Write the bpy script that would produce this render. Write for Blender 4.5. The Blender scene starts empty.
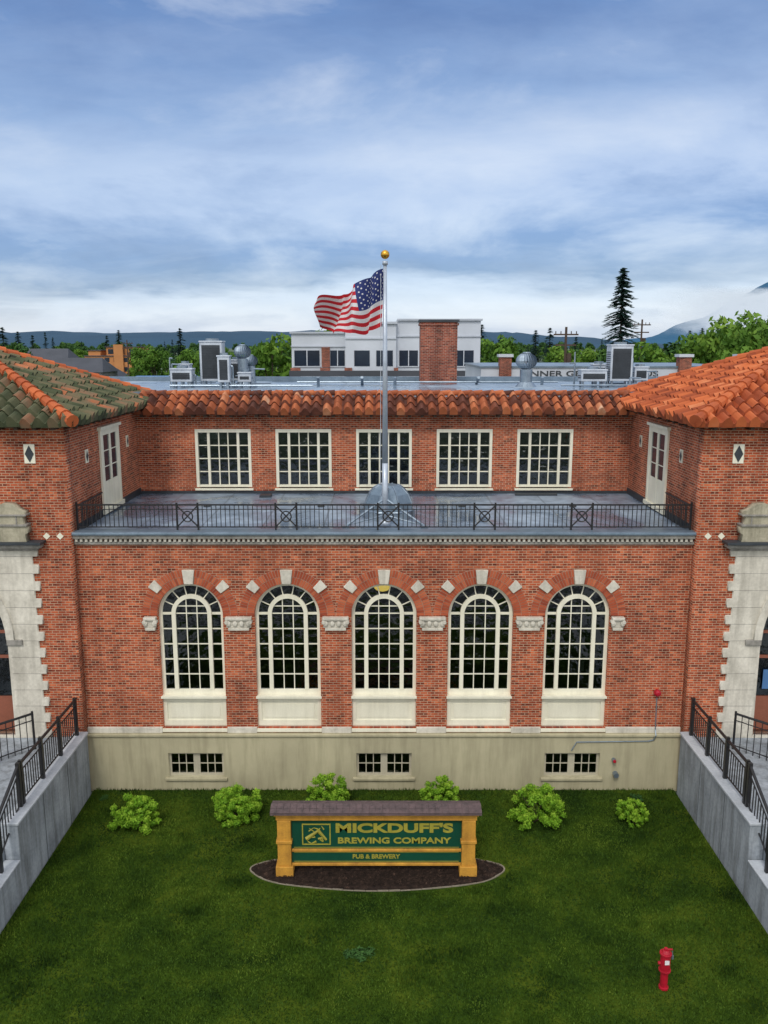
import bpy, bmesh, math, random
import numpy as np
from mathutils import Vector, Matrix, noise as mnoise
random.seed(7); rng=np.random.default_rng(7)
C=bpy.context; D=bpy.data
scene=C.scene
scene.view_settings.view_transform='Standard'
scene.view_settings.look='None'
scene.view_settings.exposure=0
pi=math.pi
# ------------------------------------------------------------ materials
def newmat(name):
    m=D.materials.new(name); m.use_nodes=True
    nt=m.node_tree; b=nt.nodes['Principled BSDF']
    return m,nt,b
def N(nt,t,**k):
    n=nt.nodes.new(t)
    for a,v in k.items(): setattr(n,a,v)
    return n
def math_(nt,op,a,b=None,c=None):
    n=N(nt,'ShaderNodeMath',operation=op)
    for i,v in enumerate((a,b,c)):
        if v is None: continue
        if isinstance(v,(int,float)): n.inputs[i].default_value=v
        else: nt.links.new(v,n.inputs[i])
    return n.outputs[0]
def mixc(nt,fac,a,b,mode='MIX'):
    n=N(nt,'ShaderNodeMix',data_type='RGBA',blend_type=mode)
    for s,v in ((0,fac),(6,a),(7,b)):
        if isinstance(v,(int,float)): n.inputs[s].default_value=v
        elif isinstance(v,tuple): n.inputs[s].default_value=(v[0],v[1],v[2],1)
        else: nt.links.new(v,n.inputs[s])
    return n.outputs[2]
def noise(nt,vec,scale,detail=3,rough=.55,dist=0):
    n=N(nt,'ShaderNodeTexNoise'); n.inputs['Scale'].default_value=scale
    n.inputs['Detail'].default_value=detail; n.inputs['Roughness'].default_value=rough
    n.inputs['Distortion'].default_value=dist
    nt.links.new(vec,n.inputs['Vector']); return n.outputs['Fac']
def ramp(nt,fac,stops):
    n=N(nt,'ShaderNodeValToRGB'); cr=n.color_ramp
    while len(cr.elements)<len(stops): cr.elements.new(.5)
    for e,(p,c) in zip(cr.elements,stops):
        e.position=p; e.color=(c[0],c[1],c[2],1) if isinstance(c,tuple) else (c,c,c,1)
    nt.links.new(fac,n.inputs[0]); return n.outputs[0]
def pos(nt): return N(nt,'ShaderNodeNewGeometry').outputs['Position']
def vscale(nt,v,s):
    n=N(nt,'ShaderNodeVectorMath',operation='MULTIPLY'); n.inputs[1].default_value=s; nt.links.new(v,n.inputs[0]); return n.outputs[0]
def bump(nt,b,h,strength=.3,dist=.02):
    n=N(nt,'ShaderNodeBump'); n.inputs['Strength'].default_value=strength; n.inputs['Distance'].default_value=dist
    nt.links.new(h,n.inputs['Height']); nt.links.new(n.outputs[0],b.inputs['Normal'])
def pmat(name,c1,c2=None,scale=1.5,rough=.7,bmp=.2,bscale=25,metal=0,spec=.4,streak=0):
    m,nt,b=newmat(name)
    if c2 is None: c2=tuple(x*.7 for x in c1)
    p=pos(nt)
    f=noise(nt,p,scale,4,.6)
    f2=noise(nt,p,bscale,3,.6)
    f=math_(nt,'ADD',math_(nt,'MULTIPLY',f,.65),math_(nt,'MULTIPLY',f2,.35))
    f=ramp(nt,f,[(.32,0.),(.68,1.)])
    col=mixc(nt,f,c1,c2)
    if streak>0:
        s1=noise(nt,vscale(nt,p,(3.,3.,.3)),1.3,4,.65)
        col=mixc(nt,streak,col,ramp(nt,s1,[(.36,(.38,.37,.34)),(.56,(1,1,1))]),'MULTIPLY')
    nt.links.new(col,b.inputs['Base Color'])
    b.inputs['Roughness'].default_value=rough; b.inputs['Metallic'].default_value=metal
    b.inputs['Specular IOR Level'].default_value=spec
    if bmp>0: bump(nt,b,f2,bmp,.02)
    return m
def rndmat(name,stops,rough=.8,scale=2.,nz=.35,bscale=20,bmp=.2,transl=0):
    m,nt,b=newmat(name); p=pos(nt)
    a=N(nt,'ShaderNodeAttribute',attribute_name='rnd').outputs['Fac']
    f=noise(nt,p,scale,3,.6)
    f=math_(nt,'ADD',math_(nt,'MULTIPLY',a,1-nz),math_(nt,'MULTIPLY',math_(nt,'MULTIPLY_ADD',f,2.6,-.8),nz))
    col=ramp(nt,f,stops); nt.links.new(col,b.inputs['Base Color'])
    b.inputs['Roughness'].default_value=rough; b.inputs['Specular IOR Level'].default_value=.2
    if bmp>0: bump(nt,b,noise(nt,p,bscale,2),bmp,.02)
    if transl>0:
        t=N(nt,'ShaderNodeBsdfTranslucent'); nt.links.new(col,t.inputs[0])
        mx=N(nt,'ShaderNodeMixShader'); mx.inputs[0].default_value=transl
        o=nt.nodes['Material Output']
        nt.links.new(b.outputs[0],mx.inputs[1]); nt.links.new(t.outputs[0],mx.inputs[2]); nt.links.new(mx.outputs[0],o.inputs[0])
    return m
def brickmat(name,c1,c2,mortar,bw=.215,rh=.074,ms=.010):
    m,nt,b=newmat(name)
    g=N(nt,'ShaderNodeNewGeometry'); s=N(nt,'ShaderNodeSeparateXYZ'); nt.links.new(g.outputs['Position'],s.inputs[0])
    sn=N(nt,'ShaderNodeSeparateXYZ'); nt.links.new(g.outputs['Normal'],sn.inputs[0])
    w=math_(nt,'GREATER_THAN',math_(nt,'ABSOLUTE',sn.outputs[0]),.6)
    mx=N(nt,'ShaderNodeMix',data_type='FLOAT'); nt.links.new(w,mx.inputs[0]); nt.links.new(s.outputs[0],mx.inputs[2]); nt.links.new(s.outputs[1],mx.inputs[3])
    u,z=mx.outputs[0],s.outputs[2]
    cb=N(nt,'ShaderNodeCombineXYZ'); nt.links.new(u,cb.inputs[0]); nt.links.new(z,cb.inputs[1])
    br=N(nt,'ShaderNodeTexBrick'); br.inputs['Scale'].default_value=1
    br.inputs['Brick Width'].default_value=bw; br.inputs['Row Height'].default_value=rh
    br.inputs['Mortar Size'].default_value=ms; br.inputs['Mortar Smooth'].default_value=.15
    br.inputs['Color1'].default_value=(*c1,1); br.inputs['Color2'].default_value=(*c2,1); br.inputs['Mortar'].default_value=(*mortar,1)
    nt.links.new(cb.outputs[0],br.inputs['Vector'])
    row=math_(nt,'FLOOR',math_(nt,'DIVIDE',z,rh))
    off=math_(nt,'MULTIPLY',math_(nt,'MODULO',row,2.),.5)
    colm=math_(nt,'FLOOR',math_(nt,'ADD',math_(nt,'DIVIDE',u,bw),off))
    cc=N(nt,'ShaderNodeCombineXYZ'); nt.links.new(colm,cc.inputs[0]); nt.links.new(row,cc.inputs[1])
    wn=N(nt,'ShaderNodeTexWhiteNoise'); wn.noise_dimensions='2D'; nt.links.new(cc.outputs[0],wn.inputs['Vector'])
    f1=ramp(nt,wn.outputs['Value'],[(0,(.38,.36,.40)),(.14,(.68,.64,.64)),(.5,(1,1,1)),(.85,(1.2,1.25,1.2)),(1,(1.5,1.9,1.9))])
    n2=noise(nt,g.outputs['Position'],.5,5,.65)
    f2=ramp(nt,n2,[(.3,(.70,.70,.73)),(.52,(1,1,1)),(.75,(1.14,1.12,1.1))])
    f3=ramp(nt,noise(nt,vscale(nt,g.outputs['Position'],(2.2,2.2,.22)),1,4,.6),[(.33,(.72,.71,.72)),(.55,(1,1,1)),(.75,(1.08,1.12,1.14))])
    inv=math_(nt,'SUBTRACT',1.,br.outputs['Fac'])
    c=mixc(nt,inv,br.outputs['Color'],f1,'MULTIPLY'); c=mixc(nt,1.,c,f2,'MULTIPLY'); c=mixc(nt,1.,c,f3,'MULTIPLY')
    nt.links.new(c,b.inputs['Base Color']); b.inputs['Roughness'].default_value=.85
    b.inputs['Specular IOR Level'].default_value=.2
    bump(nt,b,inv,.5,.008)
    return m
M={}
M['brick']=brickmat('red_brick',(.46,.098,.038),(.31,.060,.026),(.47,.31,.21))
M['brickfar']=brickmat('far_brick',(.31,.075,.04),(.20,.045,.03),(.32,.22,.17))
M['vous']=rndmat('voussoir_brick',[(0,(.22,.045,.025)),(.5,(.40,.09,.04)),(1,(.52,.16,.075))])
M['mortar']=pmat('mortar',(.42,.30,.22))
M['cream']=pmat('cream_paint',(.84,.81,.66),(.70,.67,.53),.9,.5,.05,30,streak=.15)
M['stone']=pmat('limestone',(.74,.70,.60),(.46,.43,.36),1.6,.85,.3,14,streak=.35)
M['stone2']=pmat('limestone_dark',(.40,.38,.34),(.18,.17,.15),2.2,.85,.3,14,streak=.4)
M['stucco']=pmat('stucco',(.50,.455,.295),(.36,.325,.21),.7,.9,.25,60,streak=.3)
M['conc']=pmat('concrete',(.40,.44,.48),(.20,.225,.25),.9,.85,.25,12,streak=.6)
M['pave']=pmat('paving',(.34,.34,.33),(.24,.24,.24),.5,.9,.2,30)
M['iron']=pmat('black_iron',(.012,.012,.014),(.02,.02,.02),3,.4,0)
M['dark']=pmat('dark_flashing',(.05,.06,.07),(.02,.025,.03),2,.5,.1)
M['metal']=pmat('galvanised',(.36,.43,.50),(.18,.23,.28),2.5,.35,.05,30,.7)
M['whitemetal']=pmat('white_metal',(.58,.63,.69),(.32,.36,.41),2,.45,.05,20)
M['lead']=pmat('blue_grey_sheet',(.22,.29,.36),(.11,.155,.20),2,.35,.1,20,.3)
M['gold']=pmat('gold_ball',(.75,.42,.06),(.6,.32,.04),4,.25,0,20,.9)
M['polem']=pmat('pole_paint',(.50,.56,.64),(.34,.39,.46),2,.35,0,20,.3)
M['interior']=pmat('interior_wall',(.10,.08,.06),(.05,.04,.035),1,.9,0)
M['wood']=pmat('dark_wood',(.10,.06,.04),(.05,.03,.02),3,.7,.1)
M['asphalt']=pmat('asphalt',(.055,.055,.058),(.04,.04,.042),.6,.9,.3,60)
M['paint']=pmat('road_paint',(.7,.7,.66),(.5,.5,.48),3,.8,0)
M['mulch']=rndmat('mulch',[(0,(.010,.007,.006)),(.6,(.032,.020,.015)),(1,(.09,.055,.04))],.95,9,.6,50,.8)
M['signgreen']=pmat('sign_green',(.004,.066,.036),(.003,.046,.026),1.5,.45,.05,20)
M['signyellow']=pmat('sign_yellow',(.66,.34,.045),(.40,.19,.03),3.5,.6,.1,25,streak=.3)
M['signgold']=pmat('sign_gold',(.36,.32,.045),(.26,.23,.03),3,.5,0)
M['shingle']=pmat('sign_shingle',(.14,.095,.095),(.05,.04,.04),6,.85,.4,30)
M['red']=pmat('red_enamel',(.46,.012,.03),(.30,.008,.02),5,.3,.02,20)
M['white']=pmat('white_enamel',(.75,.75,.75),(.6,.6,.6),5,.4,0)
M['farwhite']=pmat('far_white_wall',(.58,.62,.68),(.42,.45,.50),.25,.8,0)
M['fartan']=pmat('far_tan_wall',(.50,.22,.08),(.40,.17,.06),.25,.8,0)
M['fargrey']=pmat('far_grey_wall',(.25,.24,.24),(.18,.17,.17),.25,.8,0)
M['farroof']=pmat('far_roof',(.07,.075,.09),(.045,.05,.06),.3,.8,0)
M['bluepaint']=pmat('blue_paint',(.08,.2,.42),(.06,.15,.32),1,.5,0)
M['farglass']=pmat('far_glass',(.02,.035,.06),(.01,.015,.025),.6,.12,0)
M['bark']=pmat('bark',(.09,.06,.045),(.05,.035,.025),3,.9,.4,20)
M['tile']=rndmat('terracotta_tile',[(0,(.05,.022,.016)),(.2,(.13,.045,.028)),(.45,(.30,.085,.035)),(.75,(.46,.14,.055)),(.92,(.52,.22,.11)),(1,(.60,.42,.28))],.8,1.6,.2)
M['tileorange']=rndmat('orange_tile',[(0,(.14,.035,.02)),(.3,(.34,.08,.03)),(.75,(.52,.135,.045)),(1,(.60,.26,.13))],.8,1.2,.25)
M['tilemoss']=rndmat('mossy_tile',[(0,(.03,.028,.02)),(.25,(.055,.068,.035)),(.5,(.11,.11,.06)),(.68,(.19,.125,.075)),(.86,(.34,.12,.055)),(1,(.48,.19,.09))],.9,.9,.4)
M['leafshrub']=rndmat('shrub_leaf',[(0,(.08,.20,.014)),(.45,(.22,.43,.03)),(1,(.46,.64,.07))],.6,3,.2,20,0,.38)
M['leafA']=rndmat('tree_leaf',[(0,(.010,.035,.012)),(.5,(.038,.10,.02)),(1,(.10,.19,.035))],.7,.12,.45,20,0,0)
M['leafB']=rndmat('bright_tree_leaf',[(0,(.024,.07,.010)),(.5,(.085,.18,.02)),(1,(.24,.37,.05))],.7,.12,.4,20,0,.2)
M['leafC']=rndmat('conifer_needle',[(0,(.005,.018,.016)),(.6,(.016,.045,.035)),(1,(.045,.085,.05))],.8,.3,.3,20,0)
M['blade']=rndmat('grass_blade',[(0,(.008,.024,.002)),(.3,(.020,.050,.003)),(.55,(.042,.085,.005)),(.8,(.075,.125,.009)),(1,(.13,.18,.018))],.8,.6,.66,20,0,0)
M['hill']=pmat('hazy_forest_hill',(.014,.048,.088),(.024,.072,.125),.004,1,0)  # distance haze is put into the blue base colour
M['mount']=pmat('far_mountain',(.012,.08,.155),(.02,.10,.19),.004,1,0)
M['flagred']=pmat('flag_red',(.55,.015,.025),(.40,.01,.02),2,.7,0)
M['flagwhite']=pmat('flag_white',(.70,.69,.71),(.56,.56,.58),2,.7,0)
M['flagblue']=pmat('flag_blue',(.02,.035,.16),(.015,.025,.12),2,.7,0)
def mglass():
    m,nt,b=newmat('window_glass')
    t=N(nt,'ShaderNodeBsdfTransparent'); t.inputs[0].default_value=(.5,.55,.55,1)
    g=N(nt,'ShaderNodeBsdfGlossy'); g.inputs['Roughness'].default_value=.04; g.inputs[0].default_value=(.8,.85,.9,1)
    bm=N(nt,'ShaderNodeBump'); bm.inputs['Strength'].default_value=.35; bm.inputs['Distance'].default_value=.08
    nt.links.new(noise(nt,pos(nt),3.0,2),bm.inputs['Height']); nt.links.new(bm.outputs[0],g.inputs['Normal'])
    f=N(nt,'ShaderNodeFresnel'); f.inputs[0].default_value=1.6
    fa=math_(nt,'ADD',math_(nt,'MULTIPLY',f.outputs[0],.8),.04)
    mx=N(nt,'ShaderNodeMixShader'); nt.links.new(fa,mx.inputs[0]); nt.links.new(t.outputs[0],mx.inputs[1]); nt.links.new(g.outputs[0],mx.inputs[2])
    nt.links.new(mx.outputs[0],nt.nodes['Material Output'].inputs[0]); return m
M['glass']=mglass()
def mroof(name,c1,c2,c3):
    m,nt,b=newmat(name); p=pos(nt)
    n1=noise(nt,p,.35,5,.65,.4); n2=noise(nt,p,3,4,.6)
    col=ramp(nt,n1,[(.36,c1),(.5,c2),(.62,c3)])
    col=mixc(nt,.5,col,ramp(nt,n2,[(.3,(.35,.35,.35)),(.7,(1.15,1.15,1.15))]),'MULTIPLY')
    s=N(nt,'ShaderNodeSeparateXYZ'); nt.links.new(p,s.inputs[0])
    seam=math_(nt,'LESS_THAN',math_(nt,'FRACT',math_(nt,'MULTIPLY',s.outputs[0],.55)),.03)
    col=mixc(nt,math_(nt,'MULTIPLY',seam,.45),col,(.05,.06,.07))
    nt.links.new(col,b.inputs['Base Color'])
    nt.links.new(ramp(nt,n1,[(.4,.10),(.6,.55)]),b.inputs['Roughness']); b.inputs['Specular IOR Level'].default_value=.6
    bump(nt,b,n2,.1,.01); return m
M['terrace']=mroof('wet_membrane',(.09,.13,.19),(.18,.24,.32),(.30,.37,.45))
M['mainroof']=mroof('gravel_roof',(.12,.165,.23),(.22,.29,.37),(.33,.41,.49))
def mlawn():
    m,nt,b=newmat('lawn'); p=pos(nt)
    n1=noise(nt,p,.28,4,.6,.5); n2=noise(nt,p,1.4,4,.65); n3=noise(nt,p,14,3,.7)
    f=math_(nt,'ADD',math_(nt,'ADD',math_(nt,'MULTIPLY',n1,.45),math_(nt,'MULTIPLY',n2,.35)),math_(nt,'MULTIPLY',n3,.2))
    col=ramp(nt,f,[(.40,(.010,.028,.002)),(.5,(.034,.068,.004)),(.58,(.075,.110,.008))])
    nt.links.new(col,b.inputs['Base Color']); b.inputs['Roughness'].default_value=.95; b.inputs['Specular IOR Level'].default_value=.1
    bump(nt,b,noise(nt,p,45,2,.7),.9,.04); return m
M['lawn']=mlawn()
M['town']=pmat('town_ground',(.06,.11,.035),(.09,.10,.08),.02,.95,0)
def memit(name,c,s):
    m,nt,b=newmat(name); b.inputs['Base Color'].default_value=(*c,1); b.inputs['Emission Color'].default_value=(*c,1); b.inputs['Emission Strength'].default_value=s; return m
M['lamp']=memit('lamp_glow',(1,.62,.12),2.4)
# ------------------------------------------------------------ helpers
def link(o,parent=None):
    C.collection.objects.link(o)
    if parent is not None: o.parent=parent
    return o
def empty(name,loc=(0,0,0)):
    e=D.objects.new(name,None); e.location=loc; e.empty_display_size=.3; return link(e)
class B:
    def __init__(s): s.v=[];s.f=[];s.r=[]
    def add(s,vs,fs,r=0.):
        o=len(s.v); s.v+= [tuple(q) for q in vs]; s.f+=[tuple(i+o for i in f) for f in fs]; s.r+=[r]*len(fs)
    def box(s,x0,x1,y0,y1,z0,z1,r=0.):
        if x0>x1:x0,x1=x1,x0
        if y0>y1:y0,y1=y1,y0
        s.add([(x0,y0,z0),(x1,y0,z0),(x1,y1,z0),(x0,y1,z0),(x0,y0,z1),(x1,y0,z1),(x1,y1,z1),(x0,y1,z1)],
          [(0,3,2,1),(4,5,6,7),(0,1,5,4),(1,2,6,5),(2,3,7,6),(3,0,4,7)],r); return s
    def tube(s,p,q,r1,r2=None,n=8,r=0.):
        if r2 is None:r2=r1
        p=Vector(p);q=Vector(q);d=(q-p)
        if d.length<1e-6: return s
        a=d.normalized(); u=a.orthogonal().normalized(); w=a.cross(u)
        vs=[p+(u*math.cos(2*pi*i/n)+w*math.sin(2*pi*i/n))*r1 for i in range(n)]+[q+(u*math.cos(2*pi*i/n)+w*math.sin(2*pi*i/n))*r2 for i in range(n)]
        fs=[(i,(i+1)%n,n+(i+1)%n,n+i) for i in range(n)]+[tuple(range(n-1,-1,-1)),tuple(range(n,2*n))]
        s.add(vs,fs,r); return s
    def sphere(s,c,rad,nu=12,nv=8,sc=(1,1,1),r=0.):
        vs=[];fs=[]
        for j in range(nv+1):
            t=pi*j/nv
            for i in range(nu):
                a=2*pi*i/nu; vs.append((c[0]+rad*sc[0]*math.sin(t)*math.cos(a),c[1]+rad*sc[1]*math.sin(t)*math.sin(a),c[2]+rad*sc[2]*math.cos(t)))
        for j in range(nv):
            for i in range(nu):
                fs.append((j*nu+i,(j+1)*nu+i,(j+1)*nu+(i+1)%nu,j*nu+(i+1)%nu))
        s.add(vs,fs,r); return s
    def build(s,name,mat,parent=None,smooth=False,bevel=0):
        me=D.meshes.new(name); me.from_pydata(s.v,[],s.f); me.update()
        a=me.attributes.new('rnd','FLOAT','FACE'); a.data.foreach_set('value',s.r)
        me.materials.append(mat)
        if smooth: me.polygons.foreach_set('use_smooth',[True]*len(me.polygons))
        o=D.objects.new(name,me); link(o,parent)
        if bevel:
            md=o.modifiers.new('b','BEVEL'); md.width=bevel; md.segments=2; md.limit_method='ANGLE'
        return o
def shape_mesh(name,loops,y0,y1,mat):
    cu=D.curves.new('tmp','CURVE'); cu.dimensions='2D'; cu.fill_mode='BOTH'; cu.extrude=abs(y1-y0)/2
    for L in loops:
        sp=cu.splines.new('POLY'); sp.points.add(len(L)-1); sp.use_cyclic_u=True
        for i,(x,z) in enumerate(L): sp.points[i].co=(x,z,0,1)
    ob=D.objects.new('tmp',cu); C.collection.objects.link(ob)
    dg=C.evaluated_depsgraph_get(); dg.update()
    me=D.meshes.new_from_object(ob.evaluated_get(dg)); me.name=name
    D.objects.remove(ob); D.curves.remove(cu)
    ym=(y0+y1)/2
    for v in me.vertices:
        x,y,z=v.co; v.co=(x,ym+z,y)
    bm=bmesh.new(); bm.from_mesh(me); bmesh.ops.remove_doubles(bm,verts=bm.verts,dist=1e-5)
    bmesh.ops.recalc_face_normals(bm,faces=bm.faces); bm.to_mesh(me); bm.free()
    me.materials.clear(); me.materials.append(mat)
    return me
def shape(name,loops,y0,y1,mat,parent=None):
    return link(D.objects.new(name,shape_mesh(name,loops,y0,y1,mat)),parent)
def arch(w,zb,zs,r=None,n=28,cx=0):
    if r is None:r=w
    return [(cx-w,zb),(cx+w,zb)]+[(cx+r*math.cos(pi*i/n),zs+r*math.sin(pi*i/n)) for i in range(n+1)]
def rect(x0,x1,z0,z1): return [(x0,z0),(x1,z0),(x1,z1),(x0,z1)]
def text(name,body,x,y,z,w,h,mat,parent,off=.0):
    cu=D.curves.new(name,'FONT'); cu.body=body; cu.align_x='CENTER'; cu.align_y='CENTER'; cu.extrude=.008; cu.offset=off; cu.size=1
    o=D.objects.new(name,cu); link(o,parent); C.view_layer.update()
    dx,dy=o.dimensions[0],o.dimensions[1]
    o.rotation_euler=(pi/2,0,0); o.location=(x,y,z); o.scale=(w/dx,h/dy,1); cu.materials.append(mat); return o
# ------------------------------------------------------------ main building
FY=24.0; WX=8.85; UY=30.8
bld=empty('brick_building')
SP=2.82
cxs=[SP*i for i in (-2,-1,0,1,2)]
ZS=5.47
shape('front_wall',[rect(-WX+.002,WX-.002,1.7,7.75)]+[arch(.95,1.95,ZS,cx=c) for c in cxs],FY,FY+.45,M['brick'],bld)
bx=[-5.64,0,5.64]
shape('stucco_plinth',[rect(-WX+.003,WX-.003,-.3,1.74)]+[rect(c-.83,c+.83,.42,1.2) for c in bx],FY-.1,FY+.4,M['stucco'],bld)
b=B(); b.box(-WX+.004,WX-.004,FY-.16,FY+.1,1.742,1.82)
for c in bx: b.box(c-.93,c+.93,FY-.17,FY-.02,.33,.418)
b.build('plinth_ledge',M['stucco'],bld,bevel=.015)
b=B()
ed=[-WX+.005]+[c+s*.97 for c in cxs for s in(-1,1)]+[WX-.005]
for i in range(0,len(ed),2): b.box(ed[i],ed[i+1],FY-.07,FY+.05,1.822,2.0)
b.build('water_table',M['stone'],bld,bevel=.015)
b=B();g=B();d=B()
for c in bx:
    for x0,x1 in((c-.83,c-.03),(c+.03,c+.83)):
        b.box(x0,x1,FY+.02,FY+.08,1.12,1.199); b.box(x0,x1,FY+.02,FY+.08,.421,.50)
        b.box(x0,x0+.07,FY+.02,FY+.08,.50,1.12); b.box(x1-.07,x1,FY+.02,FY+.08,.50,1.12)
        for k in(1,2):
            xm=x0+.07+(x1-x0-.14)*k/3; b.box(xm-.014,xm+.014,FY+.03,FY+.07,.5,1.12)
        b.box(x0+.07,x1-.07,FY+.035,FY+.066,.795,.825)
    b.box(c-.03,c+.03,FY+.01,FY+.09,.421,1.199)
    g.box(c-.82,c+.82,FY+.048,FY+.054,.43,1.19)
    d.box(c-1,c+1,FY+.8,FY+.85,.2,1.5)
b.build('basement_sash',pmat('basement_frame',(.50,.46,.34),(.36,.33,.25)),bld); g.build('basement_glass',M['glass'],bld); d.build('basement_room',M['wood'],bld)
Y0=FY+.16
parts=[]
parts.append(shape_mesh('arched_frame',[arch(.948,2.97,ZS),arch(.855,3.12,ZS)],Y0,Y0+.12,M['cream']))
def halfring(r0,r1,n=28): return [(r1*math.cos(pi*i/n),ZS+r1*math.sin(pi*i/n)) for i in range(n+1)]+[(r0*math.cos(pi*i/n),ZS+r0*math.sin(pi*i/n)) for i in range(n,-1,-1)]
parts.append(shape_mesh('inner_arch',[halfring(.465,.585)],Y0-.02,Y0+.1,M['cream']))
b=B()
for s in(-1,1): b.box(s*.465,s*.583,Y0-.015,Y0+.11,3.121,ZS-.002)
yy0,yy1=Y0+.03,Y0+.08
zr=[3.12+(ZS-3.12)*k/5 for k in range(1,6)]
for i,z in enumerate(zr):
    b.box(-.463,.463,yy0,yy1,z-.014,z+.014)
    for s in(-1,1):
        t=.016 if i<4 else .035
        b.box(s*.585,s*.854,yy0-.002,yy1+.002,z-t,z+t)
for x in(-.155,.155): b.box(x-.014,x+.014,yy0+.002,yy1+.002,3.121,ZS+math.sqrt(.465**2-x*x))
b.box(-.43,.43,yy0,yy1,ZS+.21,ZS+.235)
for k in range(1,7):
    a=pi*k/7; p=Vector((.585*math.cos(a),Y0+.05,ZS+.585*math.sin(a))); q=Vector((.86*math.cos(a),Y0+.05,ZS+.86*math.sin(a))); b.tube(p,q,.02,n=4)
b.box(-.97,.97,FY-.03,Y0+.13,2.90,2.968)
b.box(-.947,.947,Y0-.02,Y0+.05,1.952,2.898)
for(x0,x1,z0,z1)in((-.945,.945,2.76,2.88),(-.945,.945,2.0,2.16),(-.945,-.83,2.162,2.758),(.83,.945,2.162,2.758)):
    b.box(x0,x1,Y0-.055,Y0-.019,z0,z1)
b.box(-.74,.74,Y0-.035,Y0-.018,2.25,2.67)
b.box(-.965,.965,FY-.06,Y0+.04,1.86,1.949)
om=b.build('muntins',M['cream'],bld); me_m=om.data; D.objects.remove(om); parts.append(me_m)
gl=shape_mesh('arched_glass',[arch(.88,3.1,ZS)],Y0+.057,Y0+.063,M['glass']); parts.append(gl)
for i,c in enumerate(cxs):
    for me in parts:
        o=D.objects.new(me.name,me); o.location=(c,0,0); link(o,bld)
v=B();st=B()
for c in cxs:
    for(ra,rb,n)in((.955,1.165,42),(1.18,1.385,50)):
        for k in range(n):
            a0=pi*k/n+.006;a1=pi*(k+1)/n-.006; am=math.degrees((a0+a1)/2)
            if abs(am-90)<8.5 or (abs(abs(am-90)-48)<6.5 and ra>1): continue
            vs=[]
            for yv in(FY-.022,FY+.05):
                for(r_,a_)in((ra,a0),(rb,a0),(rb,a1),(ra,a1)): vs.append((c+r_*math.cos(a_),yv,ZS+r_*math.sin(a_)))
            v.add(vs,[(0,3,2,1),(4,5,6,7),(0,1,5,4),(1,2,6,5),(2,3,7,6),(3,0,4,7)],random.random())
    for(am,ra,rb,w)in((90,.96,1.38,7.5),(42,1.14,1.46,5.6),(138,1.14,1.46,5.6)):
        a0=math.radians(am-w);a1=math.radians(am+w);vs=[]
        for yv in(FY-.07,FY+.05):
            for(r_,a_)in((ra,a0),(rb,a0),(rb,a1),(ra,a1)): vs.append((c+r_*math.cos(a_),yv,ZS+r_*math.sin(a_)))
        st.add(vs,[(0,3,2,1),(4,5,6,7),(0,1,5,4),(1,2,6,5),(2,3,7,6),(3,0,4,7)])
v.build('arch_voussoirs',M['vous'],bld); st.build('keystones',M['stone'],bld,bevel=.012)
for c in cxs: shape('arch_mortar',[[(c+x,z) for x,z in halfring(.952,1.39)]],FY-.010,FY+.02,M['mortar'],bld)
cp=B()
for xc,w in [(SP*(k+.5),.38) for k in(-2,-1,0,1)]+[(-SP*2-1.16,.18),(SP*2+1.16,.18)]:
    cp.box(xc-w,xc+w,FY-.16,FY+.03,5.36,5.44)
    cp.box(xc-w*.93,xc+w*.93,FY-.09,FY+.03,5.12,5.358)
    cp.box(xc-w*.8,xc+w*.8,FY-.12,FY+.03,5.04,5.118)
    n=4 if w>.3 else 2
    for j in range(n):
        xx=xc-w*.75+1.5*w*j/(n-1)
        cp.sphere((xx,FY-.11,5.25),.075,8,6,(1,.7,1.3))
    for s in(-1,1): cp.tube((xc+s*w*.9,FY-.17,5.30),(xc+s*w*.9,FY+.0,5.30),.06,n=10)
cp.build('carved_capital',M['stone'],bld,bevel=.01)
b=B(); b.box(-WX+.005,WX-.005,FY-.10,FY+.3,7.60,7.70); b.box(-WX+.005,WX-.005,FY-.2,FY+.3,7.79,7.90)
b.build('cornice',M['stone2'],bld,bevel=.02)
b=B()
x=-WX+.06
while x<WX-.1:
    b.box(x,x+.07,FY-.15,FY+.1,7.702,7.788); x+=.14
b.build('dentils',M['stone'],bld)
b=B(); b.box(-WX+.006,WX-.006,FY-.26,FY+.32,7.902,7.99); b.build('parapet_flashing',M['lead'],bld,bevel=.02)
b=B(); b.box(-WX+.01,WX-.01,FY+.33,UY-.01,7.55,7.90); b.build('terrace_deck',M['terrace'],bld)
b=B(); b.box(-WX+.012,-WX+.04,FY+.34,UY-.02,7.902,8.12); b.box(WX-.012,WX-.04,FY+.34,UY-.02,7.902,8.12); b.box(-WX+.05,WX-.05,UY-.04,UY-.005,7.902,8.0)
b.build('wall_base_strip',M['dark'],bld)  # thin dark strips along the terrace wall bases
b=B()
for x in (-5.9,-2.1,2.6,6.3): b.tube((x,28.2,7.88),(x,28.2,7.93),.12,n=14)
b.box(-4.4,-4.0,29.9,30.3,7.902,7.98); b.box(4.7,6.2,30.3,30.45,7.902,7.96)
b.build('deck_drains',M['dark'],bld)
b=B(); RY=FY+.12; z0=8.0; z1=8.72
def railrun(b,xa,xb):
    n=max(2,int((xb-xa)/.125))
    for k in range(1,n):
        x=xa+(xb-xa)*k/n; b.box(x-.010,x+.010,RY-.010,RY+.010,z0+.08,z1-.01)
pan=[-5.62,-2.8,.12,2.88,5.66]; xs=-WX+.1
b.box(-WX+.05,WX-.05,RY-.025,RY+.025,z1-.02,z1+.02); b.box(-WX+.05,WX-.05,RY-.018,RY+.018,z0+.06,z0+.09); b.box(-WX+.05,WX-.05,RY-.012,RY+.012,z1-.14,z1-.12)
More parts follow.
